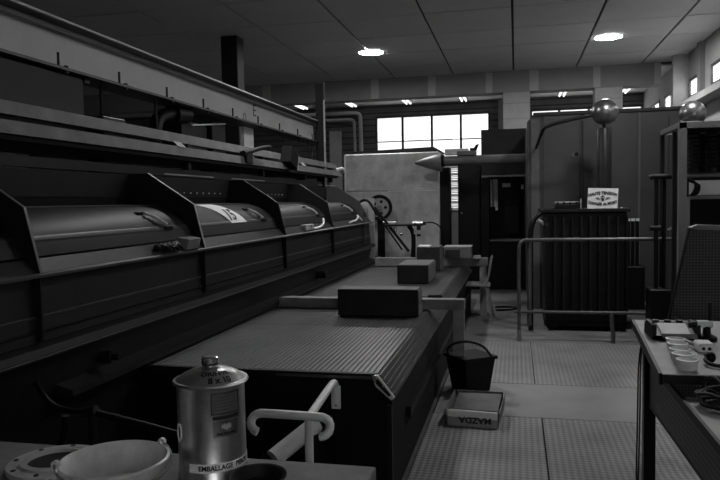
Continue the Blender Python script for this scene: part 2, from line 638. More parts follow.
for a, b in zip(bays, bays[1:]):
    y0, y1 = a + .008, b - .008
    pts = [(x, z) for x, z in HP] + [(-2.50, 1.50), (-2.10, 1.33)]
    h = MB().prism(pts, 'Y', y0, y1).build('hood', 'hood_paint', mach)
    # raised bead along the hood
    MB().prism([(-2.101, 1.408), (-2.096, 1.404), (-2.104, 1.420), (-2.110, 1.424)], 'Y', y0 + .02, y1 - .02).build('bead', 'panel_paint', h)
    MB().prism([(-2.46, 1.553), (-2.46, 1.559), (-2.33, 1.555), (-2.33, 1.549)], 'Y', y0, y1).build('top_strip', 'rib_edge', h)
    # sloping sill under the hood
    MB().prism([(-2.012, 1.268), (-2.060, 1.326), (-2.09, 1.326), (-2.09, 1.262)], 'Y', y0, y1).build('sill', 'panel_paint', mach)
    # front panel with two mouldings
    p = MB().prism([(-2.045, 1.245), (-2.025, 0.965), (-2.10, 0.965), (-2.10, 1.245)], 'Y', y0, y1).build('front_panel', 'panel_paint', mach)
    MB().prism([(-2.033, 1.082), (-2.026, 1.076), (-2.030, 1.066)], 'Y', y0, y1).build('moulding', 'rib_edge', p)
    MB().prism([(-2.031, 1.020), (-2.014, 1.012), (-2.027, 1.004)], 'Y', y0, y1).build('moulding', 'dark_steel', p)
    # back plate under the shelf
    MB().box((-2.56, y0, 1.61), (-2.53, y1, 1.76)).build('back_plate', 'hood_paint', mach)
    MB().box((-2.57, y0, 1.553), (-2.54, y1, 1.61)).build('shadow_strip', 'black_matt', mach)  # black strip stands in for the shadow gap above the hood
    n = 12 if 4 < y0 < 6 else 0
    for k in range(n):
        yy = y0 + .2 + (y1 - y0 - .4) * k / (n - 1)
        MB().box((-2.531, yy - .008, 1.64), (-2.526, yy + .008, 1.65)).build('rivet', 'cabinet_line', mach)
for y in RIBY + [M0 + .01]:
    prof = [(-2.0, 0.972), (-2.0, 1.265), (-2.07, 1.552), (-2.40, 1.765), (-2.62, 1.765), (-2.62, 0.972)]
    r = MB().prism(prof, 'Y', y - .007, y + .007).build('rib_plate', 'rib_edge' if y > 9 else 'dark_steel', mach)
    # light caught by the front edge, put into a paler strip
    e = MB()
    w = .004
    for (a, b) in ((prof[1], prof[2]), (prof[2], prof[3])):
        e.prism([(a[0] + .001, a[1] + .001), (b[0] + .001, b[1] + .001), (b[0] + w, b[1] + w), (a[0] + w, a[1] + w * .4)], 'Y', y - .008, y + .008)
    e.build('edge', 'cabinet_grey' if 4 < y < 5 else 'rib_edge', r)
MB().prism([(-2.0, 1.268), (-1.985, 1.262), (-1.985, 1.250), (-2.03, 1.246), (-2.09, 1.25), (-2.09, 1.262)], 'Y', M0, M1).build('rail', 'rib_edge', mach)
MB().prism([(-2.085, 0.965), (-1.965, 0.955), (-1.955, 0.925), (-1.965, 0.905), (-2.1, 0.93)], 'Y', M0, M1).build('flange', 'panel_paint', mach)
MB().prism([(-1.957, 0.921), (-1.953, 0.917), (-1.962, 0.906)], 'Y', M0, M1).build('flange_edge', 'rib_edge', mach)
MB().prism([(-2.09, 0.94), (-2.01, 0.90), (-2.06, 0.70), (-2.06, 0.0), (-3.1, 0.0), (-3.1, 1.50), (-2.56, 1.50), (-2.11, 1.30)], 'Y', M0, M1 - .02).build('base', 'dark_steel', mach)
# ledge strip beside the table
MB().prism([(-2.055, 0.745), (-1.965, 0.72), (-1.965, 0.69), (-2.055, 0.69)], 'Y', 2.72, M1 + .5).build('ledge', 'panel_paint', mach)
MB().cyl((-2.06, 3.05, .80), (-1.97, 3.05, .80), .035, seg=14).cyl((-1.97, 3.05, .80), (-1.93, 3.05, .80), .018, seg=10).build('valve_knob', 'dark_steel', mach)
MB().cyl((-2.06, 6.9, .80), (-1.93, 6.9, .80), .04, seg=14).build('valve_knob', 'dark_steel', mach)
# grab handle on every hood
for ry in RIBY[1:]:
    d = ry - .40
    MB().tube([hood_pt(.47, d - .04, -.005), hood_pt(.47, d - .04, .018), hood_pt(.36, d + .02, .022), hood_pt(.25, d + .08, .018), hood_pt(.25, d + .08, -.005)], .009, 8).build('handle', 'cabinet_line', mach)
    for s, yy in ((.50, d - .05), (.21, d + .10)):
        p = hood_pt(s, yy, .002)
        MB().box((p.x - .02, yy - .045, p.z - .012), (p.x + .012, yy + .045, p.z + .010)).build('handle_plate', 'black', mach)
# drum end by the far rib
MB().cyl((-2.28, M1, 1.36), (-2.28, M1 + .75, 1.36), .19, .185, seg=28).build('drum_end', 'cage_grey', mach)

# paper strip with a painted number on the second hood
def hood_sheet(name, y0, y1, s0, s1, skew, m, off=.003):
    mb = MB()
    n = 8
    rows = []
    for k in range(n + 1):
        s = s0 + (s1 - s0) * k / n
        sh = skew * (1 - k / n)
        rows.append([mb.bm.verts.new(hood_pt(s, y0 + sh, off)), mb.bm.verts.new(hood_pt(s, y1 + sh, off)),
                     mb.bm.verts.new(hood_pt(s, y1 + sh, off + .002)), mb.bm.verts.new(hood_pt(s, y0 + sh, off + .002))])
    for A, B in zip(rows, rows[1:]):
        for k in range(4):
            mb.bm.faces.new((A[k], A[(k + 1) % 4], B[(k + 1) % 4], B[k]))
    mb.bm.faces.new(rows[0])
    mb.bm.faces.new(rows[-1][::-1])
    return mb.build(name, m)
note = tag(hood_sheet('paper_note', 4.72, 5.02, .20, .76, .16, 'paper'), 'white paper strip marked 15 on the second hood bay', 'note')
def on_hood(y0, s0, off):
    def fn(u, v, w):
        return hood_pt(s0 + v / .52, y0 + u + v * .35, off + w)
    return fn
lettering('number', '15', .19, on_hood(4.965, .37, .0075), 'ink', note, sub=True, sx=.85, bold=.03)

# oddments on the sill rail
t = thing('work_glove', 'crumpled dark work glove on the machine sill beside a carton', 'glove', (-2.03, 3.75, 1.29))
g = MB()
for k in range(9):
    y = 3.62 + k * .032
    g.sphere((-2.035 + random.uniform(-.008, .012), y, 1.305 + random.uniform(-.005, .012)), random.uniform(.018, .028), 10, 7)
g.build('palm', 'black', t)
for k in range(4):
    y = 3.64 + k * .05
    MB().tube([(-2.03, y, 1.31), (-2.0, y + .02, 1.318), (-1.985, y + .05, 1.30), (-1.99, y + .07, 1.285)], .010, 8, 2).build('finger', 'black', t)
MB().tube([(-1.995, 3.74, 1.29), (-1.985, 3.79, 1.325)], .004, 6).build('pin', 'paper', t)
tag(box('small_carton', 'cardboard', (-2.065, 3.93, 1.277), (-1.99, 4.12, 1.345), None, .004, rot=(0, .2, .05)), 'small pale carton on the machine sill against a rib plate', 'box')
t = thing('cable_bundle', 'pale cable lying on the sill of the fourth hood bay', 'cable', (-2.04, 8.7, 1.29))
MB().tube([(-2.03, 8.35, 1.29), (-2.01, 8.5, 1.31), (-2.04, 8.7, 1.30), (-2.02, 8.85, 1.345), (-2.08, 9.0, 1.38), (-2.03, 9.1, 1.30)], .012, 8, 2).build('cord', 'cabinet_line', t)
t = thing('cable_bundle', 'pale cable lying on the sill of the third hood bay', 'cable', (-2.04, 7.1, 1.29))
MB().tube([(-2.03, 6.8, 1.285), (-2.02, 7.0, 1.29), (-2.03, 7.2, 1.32), (-2.08, 7.36, 1.37)], .011, 8, 2).build('cord', 'cabinet_line', t)
t = thing('price_tag', 'small grey box with the figure 5 on the third hood sill', 'tag', (-2.03, 6.55, 1.29))
box('tag_body', 'cabinet_grey', (-2.05, 6.45, 1.28), (-2.0, 6.72, 1.335), t, .003)
lettering('figure', '5', .06, lambda u, v, w: (-1.999 + w, 6.63 + u, 1.307 + v), 'ink', t, sx=1.3)

# ================================================================== RIBBED TABLE IN FRONT OF THE MACHINE
TZ = 0.665
tab = thing('ribbed_table', 'long low steel table with ridged top, carrying the wooden battens and black blocks', 'table', (-1.3, 6.6, 0))
def ridged(A, B, pitch, h, y0, y1, name):
    A, B = Vector(A), Vector(B)
    d = B - A
    n = max(2, int(d.length / pitch))
    u = d.normalized()
    nrm = Vector((-u.y, u.x))
    if nrm.y < 0:
        nrm = -nrm
    pts = []
    for k in range(n):
        s = d.length * k / n
        w = d.length / n
        for f, hh in ((0.0, 0), (0.18, 0), (0.30, h), (0.88, h)):
            p = A + u * (s + f * w) + nrm * hh
            pts.append((p.x, p.y))
    pts.append((B.x, B.y))
    lo = [(B.x - nrm.x * .02, B.y - nrm.y * .02), (A.x - nrm.x * .02, A.y - nrm.y * .02)]
    return MB().prism(pts + lo, 'Y', y0, y1).build(name, 'ribbed_metal', tab, smooth=False)
YS = [3.45, 4.775, 6.09, 7.40, 8.70, 9.83]
for a, b in zip(YS, YS[1:]):
    ridged((-2.03, TZ - .005), (-0.70, TZ - .005), .0285, .005, a + .004, b - .004, 'top_panel')
    ridged((-0.697, TZ - .005), (-0.612, .542), .0285, .005, a + .004, b - .004, 'edge_panel')
# frame, seen at the near end and under the bevel
MB().prism([(-2.03, TZ - .028), (-0.71, TZ - .028), (-0.63, .54), (-0.63, .0), (-2.03, 0)], 'Y', 3.462, 9.82).build('body', 'black_matt', tab)  # black colour paints in the shadow below the tabletop
MB().box((-2.03, 3.435, TZ - .028), (-0.715, 3.462, TZ - .002)).build('front_rim', 'dark_steel', tab)
MB().box((-1.25, 3.425, TZ - .028), (-0.73, 3.436, TZ - .014)).build('rim_strip', 'rib_edge', tab)
MB().prism([(-0.73, TZ - .01), (-0.70, TZ - .004), (-0.612, .545), (-0.628, .53), (-.71, .60)], 'Y', 3.43, 3.452).build('end_cap', 'cabinet_line', tab)
MB().prism([(-0.713, TZ - .03), (-0.700, TZ - .022), (-0.630, .560), (-0.640, .552), (-.705, .615)], 'Y', 3.422, 3.432).build('cap_recess', 'black', tab)
MB().cyl((-.665, 3.41, .607), (-.665, 3.425, .607), .007, seg=10).build('bolt', 'chrome', tab)
MB().box((-.712, 3.40, .628), (-.700, 3.43, .662)).build('catch', 'chrome', tab)
MB().box((-0.655, 3.44, 0.0), (-0.63, 3.462, .50)).build('corner_angle', 'dark_steel', tab)
MB().box((-0.63, 3.9, .30), (-0.60, 9.4, .36)).build('side_rail', 'black', tab)

# blocks lying on the table
def block(name, label, lo, hi, cat='block', face='block_dark', side='block_side', extra=None):
    t = thing(name, label, cat, ((lo[0] + hi[0]) / 2, (lo[1] + hi[1]) / 2, lo[2]))
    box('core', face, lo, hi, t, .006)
    box('lit_top_sheet', side, (lo[0] + .004, lo[1] + .004, hi[2] - .001), (hi[0] - .004, hi[1] - .004, hi[2] + .004), t)  # paler sheet paints in the light on top of the block
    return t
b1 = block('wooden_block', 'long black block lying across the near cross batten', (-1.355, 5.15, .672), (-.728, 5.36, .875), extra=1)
box('lit_side_face', 'block_side', (-.729, 5.156, .68), (-.722, 5.354, .868), b1)  # paler face paints in the side light, likewise on the other blocks
for yy in (5.21, 5.30):
    MB().cyl((-.724, yy, .77), (-.718, yy, .77), .012, seg=10).build('hole', 'ink', b1)
b2 = block('wooden_block', 'black block with light painted on its top in the middle of the table', (-1.247, 7.26, .672), (-.913, 7.92, .866))
box('lit_side_face', 'block_side', (-.914, 7.27, .68), (-.907, 7.91, .858), b2)
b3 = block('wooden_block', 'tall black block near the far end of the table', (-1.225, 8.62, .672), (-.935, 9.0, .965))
box('lit_side_face', 'block_side', (-.936, 8.63, .68), (-.928, 8.99, .955), b3)
box('white_pad', 'paper', (-1.21, 8.63, .966), (-1.06, 8.8, .985), b3, .003)
t = thing('tool_case', 'flat grey case on the far cross batten', 'case', (-.75, 9.2, .79))
box('case_body', 'block_side', (-.93, 9.08, .785), (-.58, 9.42, .93), t, .005)
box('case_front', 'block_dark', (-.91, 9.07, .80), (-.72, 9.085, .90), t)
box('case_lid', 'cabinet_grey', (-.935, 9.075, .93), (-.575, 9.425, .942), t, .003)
tag(box('wood_offcut', 'light_wood', (-.55, 9.05, .783), (-.45, 9.2, .82), None, .003), 'small wood offcut lying at the end of the far batten', 'offcut')
t = thing('screwdriver', 'long screwdriver lying across the table behind the long block', 'screwdriver', (-.85, 6.15, .675))
MB().cyl((-.98, 6.13, .686), (-.78, 6.15, .686), .007, seg=10).build('shaft', 'chrome', t)
MB().lathe([(0, 0), (.012, .0), (.018, .02), (.015, .06), (.018, .11), (.010, .135), (0, .137)], (-.78, 6.15, .690), 14, 'X').build('grip', 'bushing', t)

# cross battens with a leg beside the table
def batten(label, y, x0, x1, z0, z1, w, legx, leg0=0.0):
    t = thing('cross_batten', label, 'batten', ((x0 + x1) / 2, y, z0), 'battens across the table')
    box('bar', 'wood', (x0, y, z0), (x1, y + w, z1), t, .004)
    box('leg', 'light_wood', (legx - .045, y + .01, leg0), (legx + .045, y + w - .03, z0), t, .003)
    return t
batten('grey wooden batten across the table under the long black block', 5.50, -1.96, -.405, .672, .757, .10, -.455, .30)
batten('grey wooden batten across the far end of the table', 9.20, -1.88, -.365, .672, .782, .10, -.43)

# ================================================================== OVERHEAD: GIRDER, SHELF OF PLANKS
gan = thing('overhead_girder', 'long white channel girder with hook pegs along its lower flange', 'girder', (-2.85, 9.5, 0))
MB().box((-2.87, 2.6, 2.40), (-2.845, 9.62, 2.70)).build('web', 'white_girder', gan)
MB().box((-2.93, 2.6, 2.685), (-2.70, 9.72, 2.702)).build('top_flange', 'girder_dark', gan)
MB().box((-2.702, 2.6, 2.690), (-2.697, 9.72, 2.702)).build('flange_edge', 'cabinet_grey', gan)  # pale strip paints the flange edge as lit
MB().box((-2.845, 2.6, 2.655), (-2.79, 9.7, 2.684)).build('fillet', 'beam_paint', gan)
MB().box((-2.93, 2.6, 2.395), (-2.70, 9.72, 2.412)).build('bottom_flange', 'girder_dark', gan)
MB().box((-2.74, 9.40, 1.50), (-2.62, 9.47, 3.22)).build('end_post', 'dark_steel', gan)
MB().box((-2.622, 9.385, 1.7), (-2.600, 9.402, 2.98)).build('lit_post_edge', 'cabinet_grey', gan)  # pale strip stands in for light along the post edge
MB().box((-3.3, 2.65, 1.9), (-3.2, 2.75, 2.40)).build('hanger', 'dark_steel', gan)
for y in (3.78, 4.45, 5.134, 5.80, 6.46, 7.15, 7.85, 8.55, 9.2):
    p = MB().cyl((-2.735, y, 2.412), (-2.735, y, 2.50), .008, seg=10).build('peg', 'black', gan)
    MB().cyl((-2.715, y + .045, 2.378), (-2.715, y + .045, 2.425), .015, seg=10).build('nut', 'black', gan)
for y in (7.9, 8.5, 8.9, 9.1):
    MB().tube([(-2.71, y, 2.395), (-2.715, y + .03, 2.25), (-2.71, y + random.uniform(-.1, .1), 2.13)], .006, 6, 2).build('hanging_wire', 'black', gan)
lettering('painted_letter', 'E', .19, lambda u, v, w: (-2.844 + w, 7.33 + u * 1.25, 2.585 + v), 'faded_ink', gan)
lettering('painted_letter', 'C', .13, lambda u, v, w: (-2.844 + w, 7.03 + v, 2.49 - u), 'faded_ink', gan)
MB().cyl((-2.82, 4.35, 2.395), (-2.82, 4.35, 2.10), .012, seg=8).build('hanging_rod', 'black', gan)
MB().cyl((-2.82, 5.10, 2.395), (-2.82, 5.10, 2.10), .012, seg=8).build('hanging_rod', 'black', gan)

shelf = thing('plank_shelf', 'pair of long grey planks on a dark shelf over the machine', 'shelf', (-2.7, 6.5, 1.77))
MB().prism([(-2.60, 2.045), (-2.62, 2.12), (-2.66, 2.12), (-2.66, 2.045)], 'Y', 2.4, 10.0).build('plank', 'plank', shelf)
MB().prism([(-2.54, 1.935), (-2.56, 2.008), (-2.60, 2.008), (-2.60, 1.935)], 'Y', 2.4, 10.04).build('plank', 'plank', shelf)
MB().box((-3.15, 2.4, 1.905), (-2.56, 9.9, 1.93)).build('board', 'black_matt', shelf)
MB().box((-2.72, 2.4, 1.78), (-2.66, 9.60, 1.84)).build('under_rail', 'panel_paint', shelf)
for y in (4.9, 6.2, 9.2):
    MB().box((-2.665, y, 1.79), (-2.655, y + .9, 1.80)).build('rail_strip', 'cabinet_grey', shelf)
for y in (3.0, 5.2, 6.9, 8.4, 9.7):
    MB().box((-2.66, y, 1.84), (-2.60, y + .05, 2.05)).build('bracket', 'dark_steel', shelf)
for y in (4.95, 6.36, 8.2):
    MB().prism([(-2.553, 2.005), (-2.600, 2.05), (-2.61, 2.05), (-2.565, 2.005)], 'Y', y, y + .13).build('spacer', 'plank_end', shelf)
for y in (2.9, 4.6, 6.5, 8.3, 9.6):
    MB().box((-3.12, y, 1.5), (-3.02, y + .08, 1.905)).build('shelf_post', 'black_matt', shelf)

# things on the shelf
t = thing('motor_housing', 'black motor housing at the near end of the plank shelf', 'motor', (-2.9, 3.4, 1.93))
box('casing', 'black', (-3.1, 2.5, 1.93), (-2.75, 4.06, 2.40), t, .02)
box('end_bolt', 'black', (-2.8, 4.05, 2.36), (-2.74, 4.10, 2.42), t)
MB().cyl((-2.95, 4.06, 2.16), (-2.95, 4.16, 2.16), .10, seg=20).build('end_bell', 'black', t)
tag(box('steel_bracket', 'black', (-2.85, 4.18, 2.02), (-2.70, 4.45, 2.16), None, .006), 'black steel bracket lying on the shelf beside the motor housing', 'bracket')
t = thing('pipe_elbow', 'black pipe elbow with flange bent over the shelf', 'pipe', (-2.85, 5.3, 1.93))
MB().tube([(-2.85, 5.12, 1.93), (-2.85, 5.12, 2.15), (-2.85, 5.18, 2.27), (-2.85, 5.36, 2.32), (-2.85, 5.66, 2.345)], .055, 16, 2).build('bend', 'black', t)
MB().cyl((-2.85, 5.42, 2.325), (-2.85, 5.66, 2.35), .085, seg=18).build('flange', 'black', t)
t = thing('crate', 'dark lidded crate on the shelf beyond the pipe elbow', 'crate', (-3.0, 6.0, 1.93))
box('crate_box', 'dark_steel', (-3.14, 5.73, 1.93), (-2.92, 6.25, 2.30), t, .005)
box('lid', 'plank', (-3.13, 5.74, 2.301), (-2.925, 6.24, 2.315), t)
t = thing('metal_case', 'dark case with pale top edge on the shelf', 'case', (-2.95, 6.2, 1.93))
box('case_body', 'black', (-3.05, 6.28, 1.93), (-2.88, 6.60, 2.35), t, .004)
MB().prism([(5.86, 2.285), (6.60, 2.375), (6.60, 2.36), (5.86, 2.272)], 'X', -2.89, -2.875).build('edge_strip', 'paper', t)
tag(MB().box((-2.93, 7.12, 1.93), (-2.89, 7.40, 2.395)).build('white_board', 'paper'), 'narrow white upright board standing behind the planks', 'board')
t = thing('clamp', 'dark hand clamp gripping the front of both planks', 'clamp', (-2.55, 6.45, 1.95))
box('clamp_body', 'dark_steel', (-2.60, 6.28, 1.94), (-2.525, 6.44, 2.06), t, .006)
MB().tube([(-2.53, 6.2, 2.035), (-2.53, 6.45, 2.075), (-2.52, 6.68, 2.12), (-2.50, 6.84, 2.135)], .024, 10, 1).build('lever', 'black', t)
t = thing('black_box', 'black box leaning on the front of the planks', 'box', (-2.5, 7.6, 2.0))
MB().box((-2.58, 7.42, 1.965), (-2.45, 7.66, 2.16), .006, rot=(-.35, 0, 0)).build('case', 'black_matt', t)
MB().box((-2.576, 7.664, 1.965), (-2.454, 7.70, 2.155), .003, rot=(-.35, 0, 0), about=(-2.5, 7.54, 2.06)).build('lid', 'cabinet_grey', t)
tag(MB().tube([(-2.6, 9.95, 2.03), (-2.56, 10.08, 2.06), (-2.54, 10.18, 2.05), (-2.54, 10.22, 2.0)], .022, 10, 2).build('rag', 'paper'), 'pale rag hanging over the far end of the planks', 'rag')

# ================================================================== FAR END OF THE MACHINE
t = thing('hand_wheel', 'dark rimmed wheel on an upright plate at the end of the machine', 'wheel', (-2.2, 11.1, 0))
MB().lathe([(.16, -.03), (.208, -.03), (.208, .03), (.16, .03)], (-2.18, 11.12, 1.452), 36, 'Y', closed=True).build('rim', 'black', t)
MB().lathe([(0, -.012), (.17, -.012), (.17, .012), (0, .012)], (-2.18, 11.12, 1.452), 36, 'Y').build('disc', 'cabinet_grey', t)
for k in range(5):
    a = 2 * PI * k / 5
    MB().cyl((-2.18 + .1 * math.cos(a), 11.095, 1.452 + .1 * math.sin(a)), (-2.18 + .1 * math.cos(a), 11.11, 1.452 + .1 * math.sin(a)), .025, seg=12).build('hole', 'black', t)
MB().cyl((-2.18, 11.04, 1.452), (-2.18, 11.2, 1.452), .04, seg=14).build('hub', 'chrome', t)
MB().box((-2.24, 11.2, 0.0), (-2.12, 11.24, 1.50)).build('stand', 'dark_steel', t)
t = thing('end_post', 'slim grey upright plate at the end of the machine rail', 'post', (-2.02, 9.68, .70))
box('plate', 'cabinet_grey', (-2.06, 9.67, .70), (-1.98, 9.70, 1.60), t)
MB().tube([(-2.20, 9.72, 1.545), (-2.13, 9.70, 1.58), (-2.07, 9.68, 1.57), (-2.01, 9.66, 1.50), (-1.95, 9.7, 1.36)], .018, 8, 2).build('hose', 'black', t)
t = thing('drill_stand', 'small bench drill with chrome motor and slanting arm beyond the table', 'drill', (-1.6, 10.6, 0))
box('top_plate', 'dark_steel', (-1.96, 10.45, 1.165), (-1.54, 10.8, 1.195), t, .004)
MB().cyl((-1.96, 10.6, 1.215), (-1.82, 10.6, 1.215), .022, seg=12).build('spindle', 'cabinet_line', t)
MB().cyl((-1.56, 10.6, 1.20), (-1.40, 10.6, 1.20), .042, seg=18).build('motor', 'chrome', t)
MB().cyl((-1.40, 10.6, 1.20), (-1.36, 10.6, 1.20), .028, seg=14).build('motor_cap', 'black', t)
MB().tube([(-1.63, 10.6, 1.17), (-1.56, 10.6, 1.08), (-1.55, 10.6, .9), (-1.57, 10.6, .62), (-1.57, 10.6, .0)], .035, 10, 2).build('column', 'black', t)
MB().tube([(-2.20, 10.55, 1.52), (-1.62, 10.55, .77)], .022, 10).build('arm', 'black', t)
MB().tube([(-2.14, 10.52, 1.40), (-1.72, 10.52, .80)], .014, 8).build('arm', 'dark_steel', t)
for k in range(4):
    MB().sphere((-2.0 + k * .09, 10.51, 1.22 - k * .06), .025, 10, 7).build('joint', 'chrome', t)
box('foot', 'dark_steel', (-1.95, 10.4, 0), (-1.4, 10.8, .05), t, .005)
box('motor_bracket', 'dark_steel', (-1.50, 10.58, 1.0), (-1.44, 10.62, 1.16), t)
box('motor_bracket', 'cabinet_grey', (-1.54, 10.55, 1.04), (-1.40, 10.56, 1.10), t)
MB().tube([(-1.36, 10.6, 1.21), (-1.25, 10.6, 1.22), (-1.14, 10.65, 1.15), (-1.09, 10.7, 1.0), (-1.08, 10.7, .4), (-1.08, 10.7, .01)], .010, 8, 2).build('power_cord', 'black', t)

# ================================================================== BACKGROUND
t = thing('grey_cabinet', 'large light grey metal cabinet under the back windows', 'cabinet', (-2.04, 12.0, 0))
box('body', 'cabinet_grey', (-2.85, 11.5, 0), (-1.24, 12.3, 2.36), t, .01)
box('upper_panel', 'cabinet_face', (-2.835, 11.485, 1.735), (-1.255, 11.502, 2.345), t, .004)
box('lower_panel', 'cabinet_face', (-2.835, 11.485, .06), (-1.255, 11.502, 1.715), t, .004)
box('seam_strip', 'cabinet_line', (-2.1, 11.478, 1.712), (-1.26, 11.488, 1.730), t)
box('corner_angle', 'cabinet_line', (-2.855, 11.47, 0), (-2.835, 11.5, 2.35), t)
MB().prism([(-2.78, 2.36), (-2.76, 2.42), (-1.36, 2.46), (-1.22, 2.38), (-1.22, 2.36)], 'Y', 11.75, 12.28).build('top_cap', 'dark_steel', t)
box('side_post', 'black', (-1.237, 11.55, 0), (-1.08, 11.9, 2.10), t)
MB().cyl((-1.06, 11.54, 1.40), (-1.04, 11.52, 1.40), .025, seg=12).build('side_knob', 'chrome', t)

# pipe with pointed end leaning out of the tower
t = thing('pointed_duct', 'grey horizontal tube with a pointed conical nose', 'duct', (-.7, 11.0, 2.1))
MB().lathe([(0, -1.58), (.025, -1.56), (.075, -1.42), (.13, -1.24), (.15, -1.16), (.15, -1.145), (.0, -1.145)], (0, 11.0, 2.155), 28, 'X').build('nose_cone', 'duct_grey', t)
MB().cyl((-1.20, 11.0, 2.175), (.150, 11.0, 2.175), .072, seg=28, caps=True).build('tube', 'duct_grey', t)
MB().lathe([(.072, 0), (.095, 0), (.095, .04), (.072, .04)], (-1.143, 11.0, 2.175), 28, 'X', closed=True).build('collar', 'dark_steel', t)
t = thing('strip_lamp', 'unlit pale strip lamp resting on the pointed tube', 'lamp', (-.85, 11.0, 2.3))
box('housing', 'cabinet_line', (-1.09, 10.94, 2.256), (-.72, 11.06, 2.355), t, .008)
box('cover', 'duct_grey', (-.90, 10.93, 2.248), (-.60, 11.07, 2.315), t, .006)
MB().prism([(-.70, 2.315), (-.60, 2.315), (-.56, 2.42), (-.60, 2.41), (-.64, 2.36), (-.70, 2.36)], 'Y', 10.97, 11.03).build('bracket', 'dark_steel', t)

t = thing('dark_locker', 'narrow black locker between the grey cabinet and the rack', 'locker', (-.79, 12.3, 0))
box('locker_body', 'black', (-.975, 12.0, 0), (-.60, 12.5, 2.15), t, .006)
box('locker_door', 'black', (-.955, 11.985, .08), (-.62, 12.0, 2.10), t, .004)
MB().cyl((-.91, 11.96, 1.32), (-.91, 11.985, 1.32), .02, seg=10).build('knob', 'chrome', t)

t = thing('equipment_rack', 'tall open black rack with a deep hood beside the tower', 'rack', (-.2, 12.3, 0))
box('hood', 'dark_steel', (-.575, 12.0, 1.93), (.185, 12.6, 2.735), t, .008)
box('hood_lip', 'duct_grey', (-.575, 11.985, 1.93), (.185, 12.0, 1.96), t)
box('upright', 'black', (-.575, 12.0, 0), (-.45, 12.6, 1.93), t)
box('upright', 'black', (.13, 12.0, 0), (.185, 12.6, 1.93), t)
box('back_panel', 'black', (-.45, 12.55, 0), (.13, 12.6, 1.93), t)
box('shelf', 'duct_grey', (-.45, 12.0, .835), (.13, 12.55, .86), t)
box('lower_panel', 'black', (-.45, 12.05, .03), (.13, 12.08, .835), t)
box('door_leaf', 'dark_steel', (-.20, 12.40, .95), (.05, 12.45, 1.60), t)
for x, w, z in ((-.42, .02, 1.42), (-.37, .018, 1.42), (-.33, .022, 1.36)):
    MB().cyl((x, 12.25, z), (x, 12.25, 1.90), w, seg=12).build('glass_tube', 'paper', t)
box('name_plate', 'paper', (-.235, 12.40, 1.76), (-.09, 12.41, 1.83), t)
box('name_plate', 'paper', (.085, 12.38, 1.72), (.13, 12.39, 1.80), t)

# blind seen in the gap
t = thing('slatted_blind', 'white slatted blind seen in the gap beside the black locker', 'blind', (-1.55, 17.7, .4))
for k in range(26):
    z = 1.28 + k * .045
    MB().box((-1.84, 17.82, z), (-1.26, 17.86, z + (.022 if k % 4 else .036)), rot=(.2, 0, 0)).build('slat', 'blind', t)
box('lower_board', 'cabinet_grey', (-1.84, 17.78, .3), (-1.26, 17.798, 1.24), t)

# pipes on the back wall
t = thing('wall_pipe', 'pair of grey pipes bending down the back wall beside the windows', 'pipe', (-4.0, 17.6, 0))
MB().tube([(-6.2, 17.6, 3.86), (-4.1, 17.6, 3.86), (-3.95, 17.6, 3.83), (-3.91, 17.6, 3.70), (-3.91, 17.6, .02)], .05, 12, 2).build('outer_pipe', 'column_paint', t)
MB().tube([(-6.2, 17.62, 3.70), (-4.25, 17.62, 3.70), (-4.11, 17.62, 3.67), (-4.08, 17.62, 3.55), (-4.08, 17.62, .02)], .04, 12, 2).build('inner_pipe', 'column_paint', t)
MB().box((-4.75, 17.55, 0), (-4.45, 17.7, 3.4)).build('wall_duct', 'beam_patch', t)

# ================================================================== TOWER
t = thing('metal_tower', 'big grey sheet metal enclosure behind the transformer', 'enclosure', (1.3, 11.5, 0))
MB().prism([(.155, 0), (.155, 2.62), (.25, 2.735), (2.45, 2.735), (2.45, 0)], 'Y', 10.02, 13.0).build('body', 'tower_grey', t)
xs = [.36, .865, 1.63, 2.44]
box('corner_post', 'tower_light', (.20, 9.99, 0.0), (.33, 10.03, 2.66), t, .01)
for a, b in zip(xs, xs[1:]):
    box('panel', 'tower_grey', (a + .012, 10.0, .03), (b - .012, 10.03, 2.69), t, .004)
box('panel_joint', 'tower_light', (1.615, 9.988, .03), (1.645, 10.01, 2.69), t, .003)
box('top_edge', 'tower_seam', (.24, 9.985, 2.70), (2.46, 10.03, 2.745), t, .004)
MB().cyl((.79, 9.97, 2.14), (.79, 10.0, 2.14), .04, seg=16).build('grommet', 'tower_light', t)
MB().cyl((.815, 9.96, 2.15), (.815, 9.98, 2.15), .028, seg=14).build('grommet', 'black', t)
for x in (.9, 2.0):
    MB().tube([(x, 9.98, .03), (x, 9.98, 2.6)], .006, 6).build('earth_wire', 'tower_seam', t)

# ---- transformer with the warning sign
t = thing('transformer', 'black oil transformer with vertical cooling fins behind the railing', 'transformer', (.78, 8.6, 0))
box('tank', 'black', (.33, 8.30, .12), (1.23, 9.2, 1.38), t, .01)
box('lid', 'dark_steel', (.275, 8.22, 1.385), (1.255, 9.3, 1.425), t, .006)
n = 10
for k in range(n):
    x = .335 + (1.22 - .335) * k / (n - 1)
    MB().box((x - .012, 8.235, .22), (x + .012, 8.31, 1.33), .003).build('fin', 'dark_steel' if k % 3 else 'black', t)
for k in range(3):
    MB().cyl((1.27 + k * .05, 8.5, .25), (1.27 + k * .05, 8.5, 1.27), .02, seg=12).build('side_radiator', 'black', t)
    MB().cyl((1.27 + k * .05, 8.5, 1.27), (1.27 + k * .05, 8.5, 1.30), .022, seg=12).build('radiator_cap', 'cabinet_line', t)
MB().box((1.20, 8.4, .25), (1.44, 8.9, .75), .01).build('junction_box', 'black', t)
for x in (.40, 1.18):
    for y in (8.4, 9.1):
        MB().lathe([(0, -.03), (.065, -.03), (.075, 0), (.065, .03), (0, .03)], (x, y, .075), 18, 'Y').build('wheel', 'dark_steel', t)
MB().box((.32, 8.32, .06), (1.24, 9.15, .12)).build('chassis', 'black', t)
